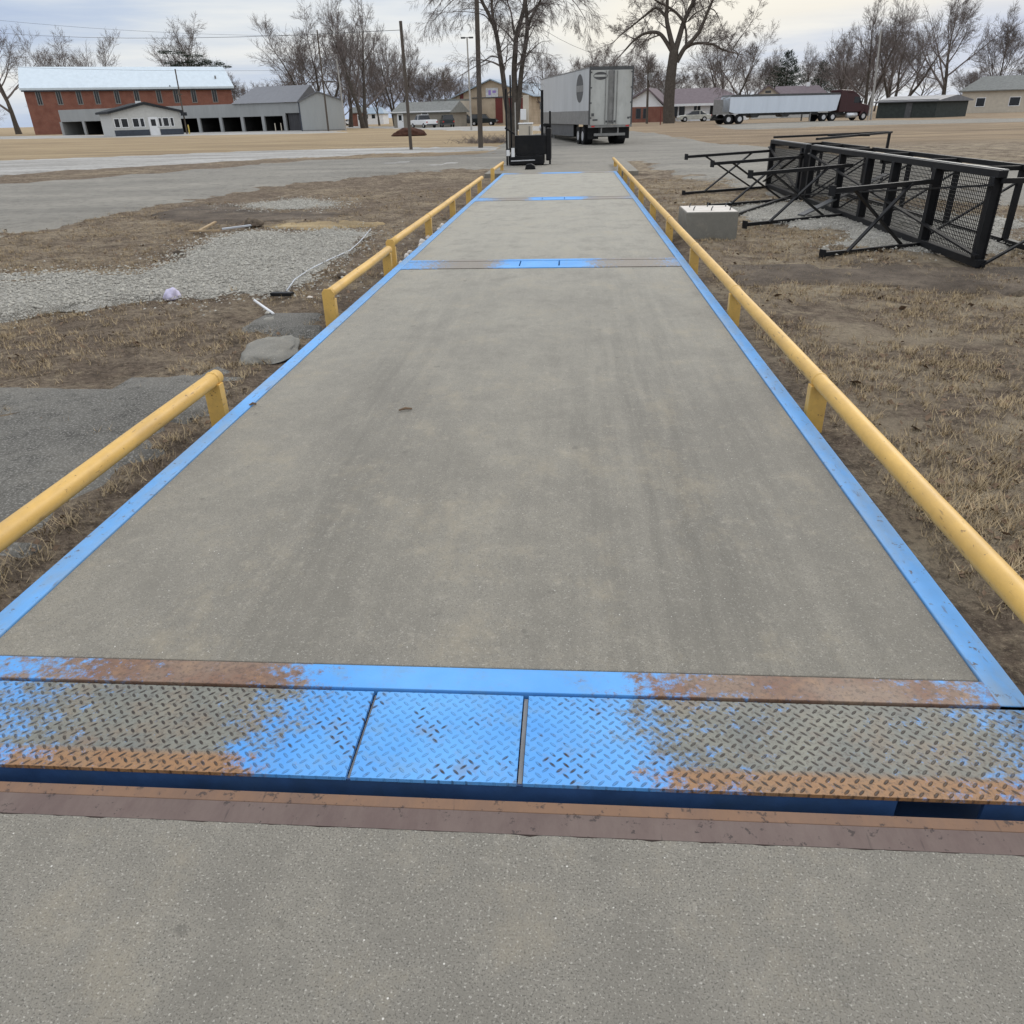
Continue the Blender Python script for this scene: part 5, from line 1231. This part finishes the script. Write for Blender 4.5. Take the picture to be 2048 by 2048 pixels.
traced('forked_tree', 'dark bare tree with several upright stems behind the black stand', (1022, 300), 41.5, [
    (z3((330, 1480), (335, 1200), (335, 1000), (330, 700), (340, 500), (352, 350), (395, 190), (430, 40), (450, -260), (440, -600)), .17, .06),
    (z3((280, 1480), (285, 1200), (255, 1000), (220, 720), (185, 500), (150, 300), (85, 140), (10, -10), (-80, -300), (-150, -600)), .15, .05),
    (z3((350, 1250), (385, 850), (405, 650), (440, 420), (455, 280), (450, 120), (440, -60), (470, -400), (520, -700)), .13, .05),
    (z3((458, 285), (490, 190), (540, 100), (600, -20), (720, -300), (800, -600)), .085, .04),
    (z3((150, 310), (118, 120), (110, 0), (110, -300), (60, -600)), .085, .04),
    (z3((335, 330), (318, 260), (312, 200)), .07, .05),
    (z3((190, 560), (110, 545), (40, 590), (-40, 640)), .035, .02), (z3((230, 620), (290, 560), (330, 540)), .03, .02),
    (z3((150, 300), (60, 160), (-40, 120)), .035, .02), (z3((-60, -60), (-160, -60), (-260, -10)), .04, .02),
    (z3((600, -20), (720, -90), (830, -60), (900, 20)), .045, .02), (z3((110, -100), (0, -180), (-160, -160), (-280, -60)), .045, .02),
    (z3((450, -120), (560, -220), (700, -210), (860, -100)), .045, .02), (z3((430, -60), (340, -200), (250, -210), (200, -100)), .04, .02)],
    seed=8, rmin=.0045, kids=(0, 5, 5, 5), maxl=4, sub=(0, 1.25), depth=.35, up=.0, droop=.22, trunk_n=3, stepl=.55)
# brush pile left of the stand and at the tree foot
g = random.Random(4); br = MB()
c0 = G(985, 286)
for i in range(420):
    a = g.random() * 6.283; q = c0 + Vector((g.gauss(0, 1.1), g.gauss(0, .8), .03)); d = Vector((math.cos(a), math.sin(a), g.uniform(.1, 1.1))).normalized() * g.uniform(.3, .95)
    br.tube([q, q + d * .5 + Vector((0, 0, .04)), q + d], [.012, .009, .004], 3, cap=False)
struct(br.build('brush', M_twig, weld=False), 'low tangle of brush between the tall dark pole and the black stand', 'stuff')

# ------------------------------------------------------------------ sky and sun
sun_el, sun_az = R(32), R(28)          # azimuth from +Y towards +X
w = bpy.data.worlds.new('World'); SC.world = w; w.use_nodes = True; nt = w.node_tree; bg = nt.nodes['Background']
sk = N(nt, 'ShaderNodeTexSky', sky_type='NISHITA'); sk.sun_disc = False; sk.sun_elevation = sun_el; sk.sun_rotation = sun_az
sk.air_density = 1.2; sk.dust_density = 3.0
tc = N(nt, 'ShaderNodeTexCoord'); sp_ = N(nt, 'ShaderNodeSeparateXYZ'); L(nt, tc.outputs['Generated'], sp_.inputs[0])
def dirmap(sc, loc=(0, 0, 0)):
    mp = N(nt, 'ShaderNodeMapping'); mp.inputs['Scale'].default_value = sc; mp.inputs['Location'].default_value = loc
    L(nt, tc.outputs['Generated'], mp.inputs['Vector']); return mp.outputs['Vector']
wv = noi(nt, dirmap((1, 1, 1)), 2., 3)
zz_ = ma(nt, 'ADD', sp_.outputs[2], ma(nt, 'ADD', ma(nt, 'MULTIPLY', ma(nt, 'SUBTRACT', wv, .5), .09), ma(nt, 'MULTIPLY', sp_.outputs[0], -.10)))
n1 = noi(nt, dirmap((1.3, 1.3, 13), (.3, .2, .1)), 1.5, 6, .55)
# cloud deck: pale blue grey with white and cream breaks in long flat bands
cl = ramp(nt, n1, [(.36, (.46, .56, .76)), (.46, (.57, .66, .81)), (.55, (.74, .79, .85)), (.66, (.90, .91, .90))])
band = ramp(nt, zz_, [(.0, 0.), (.03, .05), (.058, .9), (.08, 1.), (.12, 1.), (.17, .2)])
warm = ramp(nt, ma(nt, 'ADD', ma(nt, 'ADD', sp_.outputs[0], .2), ma(nt, 'MULTIPLY', ma(nt, 'SUBTRACT', wv, .5), .5)), [(0., .0), (.1, .15), (.2, .9), (.9, 1.)])
cream = mix(nt, n1, (.93, .86, .70), (.97, .95, .88))
cl = mix(nt, ma(nt, 'MULTIPLY', ma(nt, 'MULTIPLY', band, warm), .9), cl, cream)
topc = ramp(nt, sp_.outputs[2], [(.1, 0.), (.6, 1.)])
cl = mix(nt, ma(nt, 'MULTIPLY', topc, .6), cl, (.80, .80, .81))
zb = N(nt, 'ShaderNodeMapRange'); L(nt, sp_.outputs[2], zb.inputs['Value'])
for k_, v_ in (('From Min', .16), ('From Max', .8), ('To Min', 1.), ('To Max', 1.9)): zb.inputs[k_].default_value = v_      # an overcast sky is brightest overhead
zm = N(nt, 'ShaderNodeVectorMath', operation='SCALE'); L(nt, cl, zm.inputs[0]); L(nt, zb.outputs[0], zm.inputs['Scale']); cl = zm.outputs[0]
SKY = .11
sc_ = N(nt, 'ShaderNodeVectorMath', operation='SCALE'); L(nt, cl, sc_.inputs[0]); sc_.inputs['Scale'].default_value = 1. / SKY
fin = mix(nt, .93, sk.outputs['Color'], sc_.outputs[0])
L(nt, fin, bg.inputs['Color']); bg.inputs['Strength'].default_value = SKY
sd_ = bpy.data.lights.new('sun', 'SUN'); sd_.energy = .9; sd_.angle = R(18); sd_.color = (1, .95, .87)
so = bpy.data.objects.new('sun', sd_); COL.objects.link(so)
to = Vector((math.sin(sun_az) * math.cos(sun_el), math.cos(sun_az) * math.cos(sun_el), math.sin(sun_el)))
so.rotation_euler = to.to_track_quat('Z', 'Y').to_euler()
SC.view_settings.view_transform = 'Standard'; SC.view_settings.look = 'None'; SC.view_settings.exposure = 0; SC.view_settings.gamma = 1
